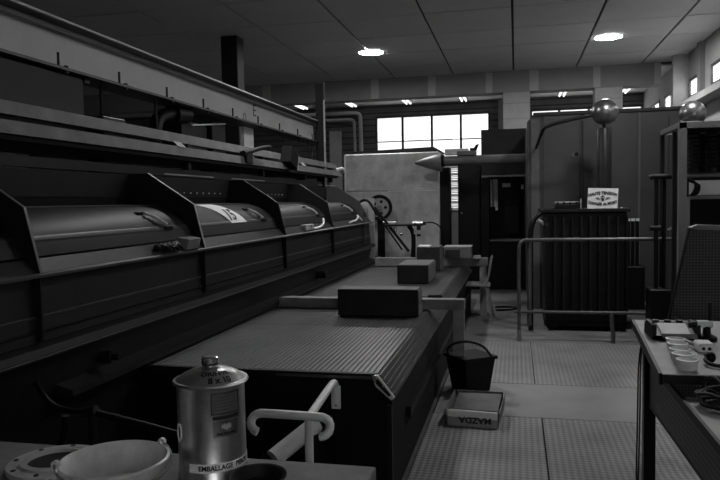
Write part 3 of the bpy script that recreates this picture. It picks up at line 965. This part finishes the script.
MB().tube([(.16, 8.2, 1.06), (.165, 8.2, 1.22), (.22, 8.22, 1.35), (.33, 8.3, 1.41), (.46, 8.35, 1.44)], .030, 12, 2).build('oil_hose', 'black', t)
MB().tube([(.16, 8.2, 1.06), (.16, 8.2, .02)], .030, 12).build('hose_drop', 'black', t)
MB().cyl((.24, 8.25, 1.30), (.34, 8.3, 1.24), .025, seg=12).build('drain_valve', 'cabinet_grey', t)
# gear on the lid
box('terminal_block', 'black', (.44, 8.3, 1.425), (.70, 8.42, 1.475), t, .006)
for k in range(4):
    MB().cyl((.47 + k * .07, 8.33, 1.475), (.47 + k * .07, 8.33, 1.505), .014, seg=10).build('terminal', 'dark_steel', t)
MB().cyl((.44, 8.33, 1.50), (.70, 8.33, 1.50), .009, seg=8).build('bus_bar', 'cabinet_grey', t)
MB().cyl((.73, 8.36, 1.425), (.73, 8.36, 1.54), .009, seg=8).build('stud', 'cabinet_grey', t)
for k in range(5):
    MB().cyl((.80 + k * .09, 8.235, 1.425), (.80 + k * .09, 8.235, 1.437), .012, seg=8).build('lid_bolt', 'cabinet_line', t)

t = thing('high_voltage_electrode', 'polished metal sphere on a dark insulator column above the transformer', 'electrode', (1.05, 8.9, 1.425))
MB().lathe([(0, 0), (.11, 0), (.11, .03), (.088, .05), (.088, .95), (.078, .965), (0, .965)], (1.05, 8.9, 1.425), 28).build('insulator', 'bushing', t)
MB().cyl((1.05, 8.9, 2.385), (1.05, 8.9, 2.47), .022, seg=12).build('stem', 'dark_steel', t)
MB().sphere((1.055, 8.9, 2.585), .157, 36, 24).build('sphere', 'sphere_metal', t)
MB().tube([(.92, 8.9, 2.555), (.62, 8.9, 2.505), (.36, 8.92, 2.44), (.32, 9.0, 2.39), (.28, 9.99, 2.26)], .022, 12, 1).build('arm', 'bushing', t)

def arc_text(cx, cz, R, up):
    def fn(u, v, w):
        a = u / R
        r = R + v if up else R - v
        if up:
            return (cx + r * math.sin(a), 8.2395 - w, cz + r * math.cos(a))
        return (cx + r * math.sin(a), 8.2395 - w, cz - r * math.cos(a))
    return fn
t = thing('warning_sign', 'white high voltage warning sign propped on the transformer lid', 'sign', (.95, 8.24, 1.425))
sg = MB()
nx, nz = 10, 8
g0, g1 = [], []
for i in range(nx + 1):
    for j in range(nz + 1):
        u, v = i / nx, j / nz
        x = .79 + .325 * u + .012 * v
        z = 1.425 + (.235 - .012 * u) * v
        y = 8.244
        g0.append(sg.bm.verts.new((x, y, z)))
        g1.append(sg.bm.verts.new((x, y + .004, z)))
for G in (g0, g1):
    for i in range(nx):
        for j in range(nz):
            a = i * (nz + 1) + j
            sg.bm.faces.new((G[a], G[a + 1], G[a + nz + 2], G[a + nz + 1]))
sg.build('plate', 'paper', t)
cx = .957
lettering('heading', 'HAUTE TENSION', .046, arc_text(cx, 1.60 - .48, .48, True), 'ink', t, .001, sx=.88, bold=.035)
lettering('warning_line', 'DANGER de MORT', .044, arc_text(cx, 1.475 + .48, .48, False), 'ink', t, .001, sx=.86, bold=.035)
# skull and lightning bolts
sk = MB()
sk.lathe([(0, -.001), (.022, -.001), (.022, .001), (0, .001)], (cx, 8.2395, 1.548), 18, 'Y')
sk.box((cx - .013, 8.2385, 1.512), (cx + .013, 8.2405, 1.532))
sk.build('skull', 'ink', t)
for dx in (-.008, .008):
    MB().lathe([(0, -.001), (.006, -.001), (.006, .001), (0, .001)], (cx + dx, 8.237, 1.547), 10, 'Y').build('eye', 'paper', t)
for s in (-1, 1):
    q = [(cx + s * .035, 1.556), (cx + s * .058, 1.540), (cx + s * .055, 1.552), (cx + s * .085, 1.536), (cx + s * .066, 1.560), (cx + s * .070, 1.546)]
    MB().prism(q[:3] + q[3:], 'Y', 8.2385, 8.2405).build('lightning_bolt', 'ink', t)
    MB().prism([(cx + s * .03, 1.525), (cx + s * .062, 1.535), (cx + s * .060, 1.543), (cx + s * .03, 1.533)], 'Y', 8.2385, 8.2405).build('bone', 'ink', t)

# ---- railing
t = thing('tube_railing', 'bent steel tube railing in front of the transformer', 'railing', (.8, 7.7, 0))
MB().tube([(.024, 7.68, .02), (.026, 7.68, .98), (.035, 7.68, 1.06), (.075, 7.68, 1.10), (.14, 7.68, 1.105), (1.6, 7.72, 1.105), (2.4, 7.74, 1.105)], .020, 12, 2).build('top_tube', 'rail_steel', t)
MB().cyl((.135, 7.70, .17), (.140, 7.70, 1.09), .026, seg=12).build('post', 'rail_steel', t)
MB().cyl((-.03, 7.68, .32), (2.4, 7.74, .32), .017, seg=10).build('lower_tube', 'rail_steel', t)
MB().tube([(.985, 7.70, .32), (.985, 7.69, .22), (1.0, 7.68, .10), (1.0, 7.68, .0)], .022, 10, 2).build('foot', 'rail_steel', t)
MB().cyl((.024, 7.68, 0.0), (.024, 7.68, .12), .027, seg=12).build('foot_sleeve', 'cage_grey', t)
MB().cyl((2.38, 7.74, 0.0), (2.38, 7.74, 1.10), .022, seg=12).build('end_post', 'rail_steel', t)

# ---- cage at the right
t = thing('high_voltage_cage', 'grey angle steel frame cage standing at the right of the railing', 'cage', (2.0, 7.6, 0))
def post(x0, x1, y0, y1, z1, m='cage_grey'):
    box('post', m, (x0, y0, 0), (x1, y1, z1), t, .003)
post(1.492, 1.562, 7.0, 7.06, 2.24)
post(1.492, 1.535, 7.86, 7.90, 2.24, 'bushing')
post(1.50, 1.535, 7.30, 7.34, 2.18, 'bushing')
post(2.5, 2.56, 7.0, 7.06, 2.24)
post(2.5, 2.56, 7.84, 7.90, 2.24)
box('beam', 'cage_grey', (1.492, 7.0, 2.18), (2.56, 7.06, 2.242), t, .003)
box('beam', 'cage_grey', (1.492, 7.06, 2.19), (1.535, 7.9, 2.24), t, .003)
box('beam', 'cage_grey', (1.535, 7.86, 2.19), (2.56, 7.9, 2.24), t, .003)
box('top_board', 'bushing', (1.60, 7.10, 2.20), (2.5, 7.84, 2.24), t)
box('back_board', 'black', (1.62, 7.70, 1.2), (2.5, 7.74, 2.18), t)
for x in (1.715, 1.88, 2.05, 2.25):
    MB().lathe([(0, 0), (.05, 0)] + [(.05 + (.012 if k % 2 else 0), .03 + k * .02) for k in range(18)] + [(.05, .41), (0, .41)], (x, 7.42, 1.775), 20).build('insulator', 'bushing', t)
MB().cyl((1.62, 7.45, 1.755), (2.5, 7.45, 1.755), .024, seg=12).build('cross_tube', 'cage_grey', t)
MB().tube([(1.345, 7.62, 1.74), (1.37, 7.62, 1.755), (1.46, 7.60, 1.752), (1.60, 7.60, 1.752), (1.66, 7.60, 1.752)], .028, 12, 1).build('cross_tube', 'dark_steel', t)
MB().cyl((1.41, 7.62, .6), (1.41, 7.62, 1.74), .022, seg=12).build('rod', 'black', t)
MB().cyl((1.49, 7.64, .6), (1.49, 7.64, 1.74), .020, seg=12).build('rod', 'black', t)
MB().cyl((1.35, 7.62, 1.225), (1.45, 7.62, 1.225), .03, seg=12).build('clamp', 'bushing', t)
MB().cyl((1.50, 7.5, 1.20), (1.55, 7.5, 1.24), .022, seg=12).build('clamp', 'chrome', t)
box('rod_base', 'black', (1.33, 7.5, 0), (1.6, 7.75, .6), t, .01)
for k in range(4):
    MB().tube([(1.64, 7.35, 1.70), (1.67 + k * .02, 7.3, 1.72 - k * .02), (1.71 + k * .012, 7.28, 1.65), (1.67 + k * .02, 7.3, 1.55), (1.62, 7.35, 1.56)], .008, 8, 2).build('wire_loop', 'black', t)
box('terminal_box', 'black', (1.585, 7.3, 1.54), (1.65, 7.45, 1.71), t, .004)
box('slim_post', 'cage_grey', (1.60, 7.22, 0), (1.64, 7.26, 1.52), t)
box('instrument', 'paper', (1.66, 7.40, 1.555), (1.96, 7.46, 1.70), t, .003)
box('instrument_base', 'cage_grey', (1.64, 7.38, 1.515), (1.98, 7.46, 1.552), t, .003)
box('lower_board', 'black_matt', (1.70, 7.5, .2), (2.5, 7.54, 1.5), t)
MB().tube([(1.62, 8.2, .30), (1.62, 8.2, .31)], .01).build('lug', 'black', t)
t = thing('sphere_electrode', 'dull metal sphere on top of the right hand cage', 'electrode', (1.69, 7.4, 2.24))
MB().sphere((1.70, 7.40, 2.355), .125, 36, 24).build('sphere', 'sphere_metal', t)
MB().cyl((1.70, 7.40, 2.24), (1.70, 7.40, 2.27), .06, seg=16).build('collar', 'bushing', t)
t = thing('cable_drum', 'low grey drum on the floor behind the cage post', 'drum', (1.47, 8.6, 0))
MB().lathe([(0, 0), (.22, 0), (.22, .03), (.08, .05), (.08, .20), (.22, .22), (.22, .25), (0, .25)], (1.70, 8.9, 0), 28).build('spool', 'cabinet_grey', t)
MB().tube([(1.56, 8.4, 0.02), (1.56, 8.4, .5)], .012, 8).build('spindle', 'black', t)

# mesh screen leaning in front of the cage
t = thing('mesh_screen', 'dark perforated mesh screen standing between bench and cage', 'screen', (1.6, 5.5, 0))
MB().prism([(1.245, 1.31), (2.0, 1.28), (2.0, 0), (.98, 0)], 'Y', 5.50, 5.515).build('mesh', 'mesh_screen', t)
MB().prism([(1.245, 1.318), (1.30, 1.338), (2.0, 1.30), (2.0, 1.275), (1.30, 1.300)], 'Y', 5.47, 5.54).build('top_edge', 'cage_grey', t)
MB().prism([(.975, 0), (.99, 0), (1.252, 1.31), (1.24, 1.312)], 'Y', 5.49, 5.525).build('side_edge', 'black', t)

# ---- chair
t = thing('tube_chair', 'small tube frame chair facing the far end of the table', 'chair', (-.5, 9.05, 0))
MB().prism([(-.70, .45), (-.70, .47), (-.36, .465), (-.33, .445)], 'Y', 8.86, 9.24).build('seat', 'wood', t)
for y in (8.88, 9.22):
    MB().tube([(-.40, y, .44), (-.36, y, .5), (-.31, y, .82)], .012, 8, 1).build('back_tube', 'cage_grey', t)
    MB().tube([(-.38, y, .44), (-.33, y, .2), (-.29, y, 0)], .012, 8, 1).build('leg', 'cage_grey', t)
    MB().tube([(-.66, y, .45), (-.69, y, .2), (-.71, y, 0)], .012, 8, 1).build('leg', 'cage_grey', t)
MB().prism([(-.352, .62), (-.340, .62), (-.300, .81), (-.314, .81)], 'Y', 8.85, 9.25).build('backrest', 'wood', t)
tag(MB().tube([(-.28, 9.7, .012), (-.1, 9.75, .012), (0.02, 9.9, .012), (-.05, 10.05, .012), (-.3, 10.0, .012)], .012, 8, 2).build('floor_cable', 'black'), 'black cable looped on the floor beyond the chair', 'cable')

# ---- bucket and box on the floor
t = thing('black_bucket', 'square black bucket with wire bail beside the table', 'bucket', (-.36, 5.56, 0))
def ring4(r, z, ang):
    return [Vector((-.372 + r * math.cos(ang + PI / 2 * k), 5.64 + r * math.sin(ang + PI / 2 * k), z)) for k in range(4)]
ang = math.radians(-97)
def loft(name, rings, m, parent, close_bottom=True):
    mb = MB()
    vr = [[mb.bm.verts.new(p) for p in r] for r in rings]
    n = len(vr[0])
    for A, B in zip(vr, vr[1:]):
        for k in range(n):
            mb.bm.faces.new((A[k], A[(k + 1) % n], B[(k + 1) % n], B[k]))
    if close_bottom:
        mb.bm.faces.new(vr[0][::-1])
        mb.bm.faces.new(vr[-1])
    o = mb.build(name, m, parent, smooth=False)
    return o
loft('shell', [ring4(.155, 0, ang), ring4(.205, .285, ang), ring4(.19, .285, ang), ring4(.145, .02, ang)], 'black', t)
loft('rim', [ring4(.206, .262, ang), ring4(.222, .265, ang), ring4(.222, .29, ang), ring4(.19, .29, ang)], 'dark_steel', t)
MB().tube([(-.545, 5.58, .292), (-.55, 5.50, .36), (-.48, 5.46, .42), (-.38, 5.46, .435), (-.26, 5.48, .40), (-.20, 5.58, .292)], .010, 8, 2).build('bail', 'dark_steel', t)

t = thing('open_carton', 'torn open cardboard box with upside down lettering on the floor plates', 'box', (-.29, 4.9, 0))
ca, sa = math.cos(-.07), math.sin(-.07)
def cb(x, y, z):
    return Vector((-.287 + x * ca - y * sa, 4.92 + x * sa + y * ca, z))
def slab(name, m, pts, th, parent):
    a, b, c, d = [Vector(p) for p in pts]
    nrm = (b - a).cross(d - a).normalized() * th
    mb = MB()
    A = [mb.bm.verts.new(p) for p in (a, b, c, d)]
    B = [mb.bm.verts.new(p + nrm) for p in (a, b, c, d)]
    for i in range(4):
        j = (i + 1) % 4
        mb.bm.faces.new((A[i], A[j], B[j], B[i]))
    mb.bm.faces.new(A[::-1])
    mb.bm.faces.new(B)
    return mb.build(name, m, parent, smooth=False)
slab('bottom', 'cardboard', [cb(-.17, -.22, 0), cb(.17, -.22, 0), cb(.17, .2, 0), cb(-.17, .2, 0)], .006, t)
slab('front_side', 'paper', [cb(-.165, -.225, .062), cb(.172, -.225, .055), cb(.172, -.222, .105), cb(-.165, -.222, .11)], .006, t)
slab('front_side', 'cabinet_grey', [cb(-.165, -.226, 0), cb(.172, -.226, 0), cb(.172, -.225, .056), cb(-.165, -.225, .063)], .006, t)
slab('left_side', 'cardboard', [cb(-.172, .2, 0), cb(-.172, -.22, 0), cb(-.18, -.22, .11), cb(-.18, .2, .13)], .006, t)
slab('right_side', 'cardboard', [cb(.172, -.22, 0), cb(.172, .2, 0), cb(.185, .2, .13), cb(.18, -.22, .10)], .006, t)
slab('back_side', 'cardboard', [cb(.172, .2, 0), cb(-.172, .2, 0), cb(-.172, .21, .13), cb(.172, .21, .13)], .006, t)
slab('inner_flap', 'block_side', [cb(-.15, -.10, .075), cb(.165, -.12, .080), cb(.165, .19, .118), cb(-.15, .19, .11)], .004, t)
slab('torn_flap', 'paper', [cb(-.16, -.215, .085), cb(.165, -.215, .085), cb(.165, -.15, .082), cb(-.16, -.13, .080)], .003, t)
lettering('box_lettering', 'MAZDA', .056, lambda u, v, w: cb(.022 - u, -.2335 - w, .047 - v), 'ink', t, .0008, sx=1.12, bold=.04)

# ================================================================== BENCH AT THE RIGHT
t = thing('work_bench', 'pale topped work bench holding the meter and white cups', 'bench', (1.2, 3.5, 0))
MB().prism([(.60, 3.09), (1.9, 3.12), (1.9, 4.45), (.70, 4.45), (.655, 3.83)], 'Z', .765, .80).build('worktop', 'bench_top', t)
MB().prism([(.597, 3.087), (1.9, 3.117), (1.9, 3.10), (.597, 3.07)], 'Z', .765, .802).build('front_edge', 'black', t)
MB().prism([(.585, 3.087), (.600, 3.087), (.657, 3.83), (.700, 4.45), (.685, 4.45), (.642, 3.83)], 'Z', .755, .803).build('side_edge', 'black', t)
box('leg', 'black', (.632, 3.70, 0), (.688, 3.76, .765), t, .003)
box('leg', 'black', (.74, 4.30, 0), (.79, 4.36, .765), t, .003)
box('leg', 'black', (1.8, 3.20, 0), (1.86, 3.26, .765), t, .003)
box('leg', 'black', (1.8, 4.30, 0), (1.86, 4.36, .765), t, .003)
t = thing('low_stand', 'low grey table with dark perforated skirt in front of the bench', 'table', (1.2, 2.5, 0))
box('tabletop', 'bench_top', (.668, 1.6, .69), (1.7, 3.06, .715), t, .003)
box('top_trim', 'black', (.655, 1.6, .688), (.669, 3.62, .722), t)
MB().prism([(3.69, .49), (3.69, .69), (1.6, .69), (1.6, .55)], 'X', .655, .667).build('perforated_skirt', 'perforated_dark', t)
MB().prism([(3.69, .485), (3.69, .495), (1.6, .555), (1.6, .545)], 'X', .652, .669).build('skirt_edge', 'black', t)
for x in (1.5,):
    for y in (1.7, 2.9):
        box('leg', 'black', (x, y, 0), (x + .05, y + .05, .69), t)

# meter
t = thing('meter_box', 'black portable meter with pale dial window on the bench', 'meter', (.82, 4.0, .80))
MB().prism([(3.84, .80), (3.80, .828), (3.95, .866), (4.04, .866), (4.05, .80)], 'X', .69, .925).build('case', 'black', t)
MB().prism([(3.815, .8335), (3.945, .8665), (3.940, .8715), (3.808, .838)], 'X', .735, .875).build('dial', 'paper', t)
MB().prism([(3.797, .815), (3.806, .836), (3.802, .840), (3.792, .817)], 'X', .735, .905).build('lower_bezel', 'cage_grey', t)
MB().box((.69, 3.82, .825), (.712, 4.0, .882)).build('side_cheek', 'black', t)
MB().box((.903, 3.82, .825), (.925, 4.0, .882)).build('side_cheek', 'black', t)
for x in (.74, .80, .86):
    MB().cyl((x, 4.0, .866), (x, 4.0, .878), .018, seg=12).build('knob', 'black', t)
MB().sphere((.702, 3.86, .885), .008, 8, 6).build('screw', 'chrome', t)
# cups
cup0 = None
cups = [(.717, 3.185, 'nearest'), (.725, 3.30, 'second'), (.735, 3.405, 'middle'), (.755, 3.535, 'fourth'), (.768, 3.65, 'farthest')]
for x, y, s in cups:
    lab = s + ' of the five white cups in a row on the bench, counted from the front'
    if cup0 is None:
        cup0 = thing('cup', lab, 'cup', (x, y, .80), 'white cups on the bench')
        MB().lathe([(0, .0), (.036, 0), (.040, .006), (.044, .042), (.041, .043), (.036, .008), (0, .006)], (x, y, .80), 28).build('bowl', 'china', cup0)
        MB().lathe([(.0405, .040), (.046, .040), (.0465, .046), (.0405, .047)], (x, y, .80), 28, closed=True).build('lip', 'china', cup0)
        c = cup0
    else:
        c = copy_tree(cup0, (x - cups[0][0], y - cups[0][1], 0))
    c['label'] = lab
# socket, bulb and cables
t = thing('socket_block', 'white two hole socket block on the bench beside the cups', 'socket', (.87, 3.55, .80))
MB().box((.845, 3.53, .80), (.92, 3.64, .845), .008).build('block', 'plastic_white', t)
for x in (.867, .893):
    MB().cyl((x, 3.525, .822), (x, 3.532, .822), .008, seg=10).build('hole', 'ink', t)
MB().prism([(.79, 3.72), (.82, 3.69), (.85, 3.60), (.85, 3.64), (.84, 3.73)], 'Z', .815, .828).build('cord_wing', 'cage_grey', t)
t = thing('desk_lamp', 'dark lamp base with a white sleeve at the edge of the bench', 'lamp', (.94, 3.85, .80))
MB().lathe([(0, 0), (.05, 0), (.05, .02), (.02, .035), (.018, .075), (0, .075)], (.96, 3.85, .80), 20).build('base', 'black', t)
MB().cyl((.912, 3.85, .885), (.985, 3.85, .885), .020, seg=16).build('sleeve', 'plastic_white', t)
MB().cyl((.87, 3.85, .878), (.912, 3.85, .884), .014, .018, seg=12).build('neck', 'black', t)
MB().cyl((.975, 3.85, .904), (.975, 3.85, 1.0), .010, seg=10).build('stalk', 'dark_steel', t)
t = thing('plug', 'dark plug with short leads at the front of the bench', 'plug', (.83, 3.3, .80))
MB().sphere((.845, 3.33, .825), .025, 14, 10).build('body', 'black', t)
MB().tube([(.83, 3.33, .825), (.81, 3.28, .822), (.83, 3.22, .812), (.90, 3.22, .812)], .009, 8, 2).build('lead', 'black', t)
t = thing('cable_coil', 'tangled black cable coil on the low grey table', 'cable', (.74, 2.9, .715))
for k in range(7):
    r = .045 + .008 * (k % 4)
    pts = []
    for i in range(25):
        a = 2 * PI * i / 24
        pts.append((.765 + random.uniform(-.006, .006) + r * math.cos(a), 2.92 + r * math.sin(a) * 1.3, .728 + k * .007 + .012 * math.sin(a * 2 + k)))
    MB().tube(pts, .007, 7).build('loop', 'rubber', t)
MB().tube([(.74, 3.0, .73), (.745, 3.02, .80), (.77, 2.98, .83), (.80, 2.9, .79), (.80, 2.86, .73)], .006, 7, 2).build('loop', 'rubber', t)
t = thing('meter_leads', 'two thin black wires hanging from the bench to the floor', 'wire', (.68, 4.1, 0))
MB().tube([(.77, 4.06, .83), (.715, 4.20, .76), (.668, 4.1, .64), (.650, 4.0, .35), (.628, 3.9, .10), (.612, 3.8, .012), (.57, 3.5, .012)], .0045, 7, 2).build('lead', 'black', t)
MB().tube([(.79, 4.06, .84), (.73, 4.22, .77), (.680, 4.1, .68), (.662, 4.0, .35), (.640, 3.9, .10), (.622, 3.82, .012), (.59, 3.4, .012)], .0045, 7, 2).build('lead', 'black', t)

# ================================================================== FOREGROUND BENCH AT THE LEFT
BZ = 0.85
t = thing('front_bench', 'wooden bench board along the bottom left of the picture', 'bench', (-1.1, 1.4, 0))
MB().box((-2.0, .85, BZ - .04), (-.365, 1.752, BZ), .003).build('board', 'wood', t)
for x in (-1.95, -.45):
    for y in (.9, 1.67):
        box('leg', 'wood', (x, y, 0), (x + .06, y + .06, BZ - .04), t)

# tin can
cxn, cyn, cr = -.774, 1.634, .0885
t = thing('metal_can', 'shiny tin can with domed lid, cap and printed labels', 'can', (cxn, cyn, BZ))
MB().lathe([(0, 0), (cr - .003, 0), (cr, .004), (cr, .012), (cr - .002, .016), (cr - .002, .240), (cr, .247), (0, .247)], (cxn, cyn, BZ), 56).build('body', 'tin', t)
MB().lathe([(cr - .004, .244), (cr + .006, .244), (cr + .009, .248), (cr + .006, .253), (cr - .004, .253)], (cxn, cyn, BZ), 56, closed=True).build('rim', 'tin', t)
DOME = [(cr + .001, .252), (cr - .006, .2565), (.072, .2655), (.055, .2735), (.036, .279), (.024, .282), (.022, .284), (0, .284)]
MB().lathe(DOME, (cxn, cyn, BZ), 56).build('dome', 'tin', t)
cap = MB().lathe([(0, .282), (.020, .282), (.0205, .288), (.019, .290), (.0215, .292), (.0215, .306), (.018, .310), (0, .310)], (cxn, cyn, BZ), 28).build('cap', 'chrome', t)
MB().lathe([(.0205, .289), (.0222, .290), (.0222, .2925), (.0205, .293)], (cxn, cyn, BZ), 28, closed=True).build('cap_ring', 'black', cap)
face = math.atan2(-cyn, -cxn)          # towards the camera
def on_can(a0, z0, off, tilt=0.0):
    def fn(u, v, w):
        a = face + a0 + u / cr
        r = cr - .002 + off + w
        return (cxn + r * math.cos(a), cyn + r * math.sin(a), BZ + z0 + v + u * tilt)
    return fn
def can_sheet(name, m, a0, a1, z0, z1, off, parent, n=20):
    mb = MB()
    rows = []
    for k in range(n + 1):
        a = face + a0 + (a1 - a0) * k / n
        ring = []
        for r, z in ((off, z0), (off, z1), (off + .0006, z1), (off + .0006, z0)):
            rr = cr - .002 + r
            ring.append(mb.bm.verts.new((cxn + rr * math.cos(a), cyn + rr * math.sin(a), BZ + z)))
        rows.append(ring)
    for A, B in zip(rows, rows[1:]):
        for k in range(4):
            mb.bm.faces.new((A[k], A[(k + 1) % 4], B[(k + 1) % 4], B[k]))
    mb.bm.faces.new(rows[0])
    mb.bm.faces.new(rows[-1][::-1])
    return mb.build(name, m, parent)
band = can_sheet('paper_band', 'paper', -.72, 1.75, .034, .056, .0006, t, 36)
lettering('band_lettering', 'EMBALLAGE  PERDU', .0175, on_can(.42, .045, .0016), 'ink', band, .0003, sub=True, sx=.95, bold=.03)
lab = can_sheet('label', 'label_grey', -.02, .86, .180, .232, .0004, t)
for a0, a1, z0, z1 in ((-.02, .86, .2305, .233), (-.02, .86, .179, .1815), (-.02, .01, .18, .232), (.83, .86, .18, .232)):
    can_sheet('label_border', 'ink', a0, a1, z0, z1, .0012, lab)
for k, (a0, a1) in enumerate(((.15, .7), (.05, .79), (.05, .79), (.05, .75), (.05, .79))):
    z = .221 - k * .008
    can_sheet('print_line', 'faded_ink', a0, a1, z, z + (.003 if k else .004), .0012, lab)
can_sheet('dark_strip', 'ink', 0.02, .84, .166, .175, .0004, t)
lab2 = can_sheet('label', 'tin_dark', .02, .80, .122, .162, .0004, t)
for k, (a0, a1) in enumerate(((.12, .30), (.34, .70))):
    can_sheet('print_line', 'ink', a0, a1, .127, .1325, .0012, lab2)
for k, a in enumerate((.30, .36, .42, .48, .54)):
    can_sheet('crest', 'cabinet_line', a - .022, a + .022, .139 + abs(k - 2) * .002, .153 + (k % 2) * .004, .0012, lab2, 3)
can_sheet('side_roundel', 'label_grey', -1.25, -1.05, .110, .145, .0004, t)
rr = MB()
pts = []
for i in range(25):
    a = 2 * PI * i / 24
    aa = face - 1.15 + .12 * math.cos(a)
    pts.append((cxn + cr * math.cos(aa), cyn + cr * math.sin(aa), BZ + .128 + .022 * math.sin(a)))
rr.tube(pts, .002, 6)
rr.build('roundel_ring', 'paper', t)
def on_dome(a0, r0):
    def fn(u, v, w):
        r = r0 - v * .95
        a = face + a0 + u / .062
        zz = 0
        for (ra, za), (rb, zb) in zip(DOME, DOME[1:]):
            if rb <= r <= ra:
                zz = za + (zb - za) * (ra - r) / max(ra - rb, 1e-6)
        return (cxn + r * math.cos(a), cyn + r * math.sin(a), BZ + zz + .0012 + w)
    return fn
lettering('pen_lettering', 'ORINTR', .023, on_dome(.24, .055), 'ink', t, .0003, sub=True, sx=1.0, bold=.025)
lettering('pen_lettering', '8 x 10', .021, on_dome(.30, .077), 'ink', t, .0003, sub=True, sx=.9, bold=.025)

# enamel pail
px, py, pr = -.966, 1.487, .128
t = thing('enamel_pail', 'pale enamel pail with wire handle in the bottom left foreground', 'pail', (px, py, BZ))
MB().lathe([(0, 0), (.10, 0), (pr, .075), (pr + .004, .077), (pr + .004, .082), (pr - .002, .084), (pr - .006, .079), (.096, .008), (0, .006)], (px, py, BZ), 56).build('shell', 'enamel', t)
for a in (1.05, 3.75):
    ex, ey = px + (pr + .004) * math.cos(a), py + (pr + .004) * math.sin(a)
    MB().lathe([(.004, -.005), (.010, -.005), (.010, .005), (.004, .005)], (ex, ey, BZ + .088), 16, 'Y', closed=True).build('ear', 'enamel', t)
pts = []
for i in range(19):
    f = i / 18
    a = 1.05 - f * (1.05 + 2 * PI - 3.75)
    pts.append((px + (pr + .007) * math.cos(a), py + (pr + .007) * math.sin(a), BZ + .086 - .035 * math.sin(PI * f)))
MB().tube(pts, .0035, 8).build('handle', 'galvanised', t)

# bolted ring
fx, fy = -1.225, 1.61
t = thing('flange_ring', 'round pale bolted porthole ring lying on the front bench', 'flange', (fx, fy, BZ))
MB().lathe([(.085, 0), (.122, 0), (.122, .014), (.098, .016), (.096, .009), (.090, .009), (.088, .020), (.085, .020)], (fx, fy, BZ), 56, closed=True).build('ring', 'flange_paint', t)
MB().lathe([(.072, .0), (.088, .0), (.088, .018), (.072, .021)], (fx, fy, BZ), 56, closed=True).build('inner_ring', 'flange_paint', t)
MB().cyl((fx, fy, BZ + .001), (fx, fy, BZ + .010), .073, seg=48).build('window_glass', 'dark_steel', t)
for k in range(8):
    a = 2 * PI * k / 8 + .2
    MB().cyl((fx + .108 * math.cos(a), fy + .108 * math.sin(a), BZ + .014), (fx + .108 * math.cos(a), fy + .108 * math.sin(a), BZ + .0165), .007, seg=10).build('bolt_hole', 'dark_steel', t)

# dark pan by the can
t = thing('dark_pan', 'small dark round pan beside the tin can', 'pan', (-.635, 1.56, BZ))
MB().lathe([(0, 0), (.055, 0), (.068, .028), (.071, .030), (.070, .034), (.064, .031), (.052, .006), (0, .005)], (-.625, 1.57, BZ), 36).build('bowl', 'dark_steel', t)

# pipes behind the front bench
t = thing('pipe_stand', 'dark pipe stand with a sloping handle bar behind the pail', 'pipe', (-1.65, 2.4, 0))
MB().tube([(-1.652, 2.4, 0), (-1.652, 2.4, .735)], .016, 12).build('upright', 'dark_steel', t)
MB().tube([(-1.66, 2.4, .735), (-1.45, 2.4, .70), (-1.27, 2.4, .662), (-1.20, 2.4, .66)], .014, 12, 1).build('bar', 'dark_steel', t)
MB().cyl((-1.68, 2.4, .728), (-1.63, 2.4, .742), .022, seg=12).build('fitting', 'dark_steel', t)
MB().tube([(-1.652, 2.4, .73), (-1.85, 2.45, .72), (-1.95, 2.5, .76), (-2.02, 2.55, .80)], .012, 10, 2).build('bar', 'black', t)
MB().tube([(-1.80, 2.44, .70), (-1.81, 2.44, .60), (-1.88, 2.44, .52), (-1.98, 2.44, .50), (-2.04, 2.44, .50)], .016, 10, 2).build('bent_pipe', 'black', t)

# T handle mounted on the table front
t = thing('tee_handle', 'pale grey tubular T handle fixed to the end of the table', 'handle', (-.92, 3.1, 0))
MB().box((-.945, 3.418, .475), (-.895, 3.43, .60), .004).build('mounting_plate', 'grey_tube', t)
MB().cyl((-.92, 3.415, .50), (-.92, 3.42, .50), .008, seg=10).build('screw_hole', 'ink', t)
MB().tube([(-.92, 3.43, .50), (-.92, 3.428, .56), (-.922, 3.42, .607), (-.922, 3.39, .622), (-.920, 3.30, .622), (-.910, 2.905, .590)], .0195, 14, 1).build('arm', 'grey_tube', t)
MB().tube([(-1.135, 2.86, .530), (-1.150, 2.86, .535), (-1.172, 2.87, .555), (-1.172, 2.89, .585), (-1.145, 2.90, .602), (-1.10, 2.90, .603), (-.87, 2.90, .600), (-.835, 2.90, .598), (-.805, 2.89, .58), (-.803, 2.87, .55), (-.820, 2.86, .53), (-.845, 2.86, .525)], .0195, 14, 1).build('cross_bar', 'grey_tube', t)
MB().tube([(-.910, 2.91, .59), (-.912, 2.91, .3), (-.912, 2.91, .0)], .0195, 14).build('upright', 'grey_tube', t)
t = thing('steel_cylinder', 'round steel cylinder slanting under the T handle', 'cylinder', (-1.05, 3.05, 0))
MB().cyl((-1.10, 2.95, .375), (-.955, 3.17, .475), .042, seg=24).build('barrel', 'grey_tube', t)
MB().cyl((-1.105, 2.922, .372), (-1.122, 2.90, .360), .046, .034, seg=24).build('neck', 'black', t)
MB().cyl((-1.117, 2.906, .362), (-1.17, 2.825, .325), .036, seg=24).build('rod', 'chrome', t)
MB().box((-1.0, 3.10, .0), (-.94, 3.43, .44), .004).build('bracket', 'black', t)
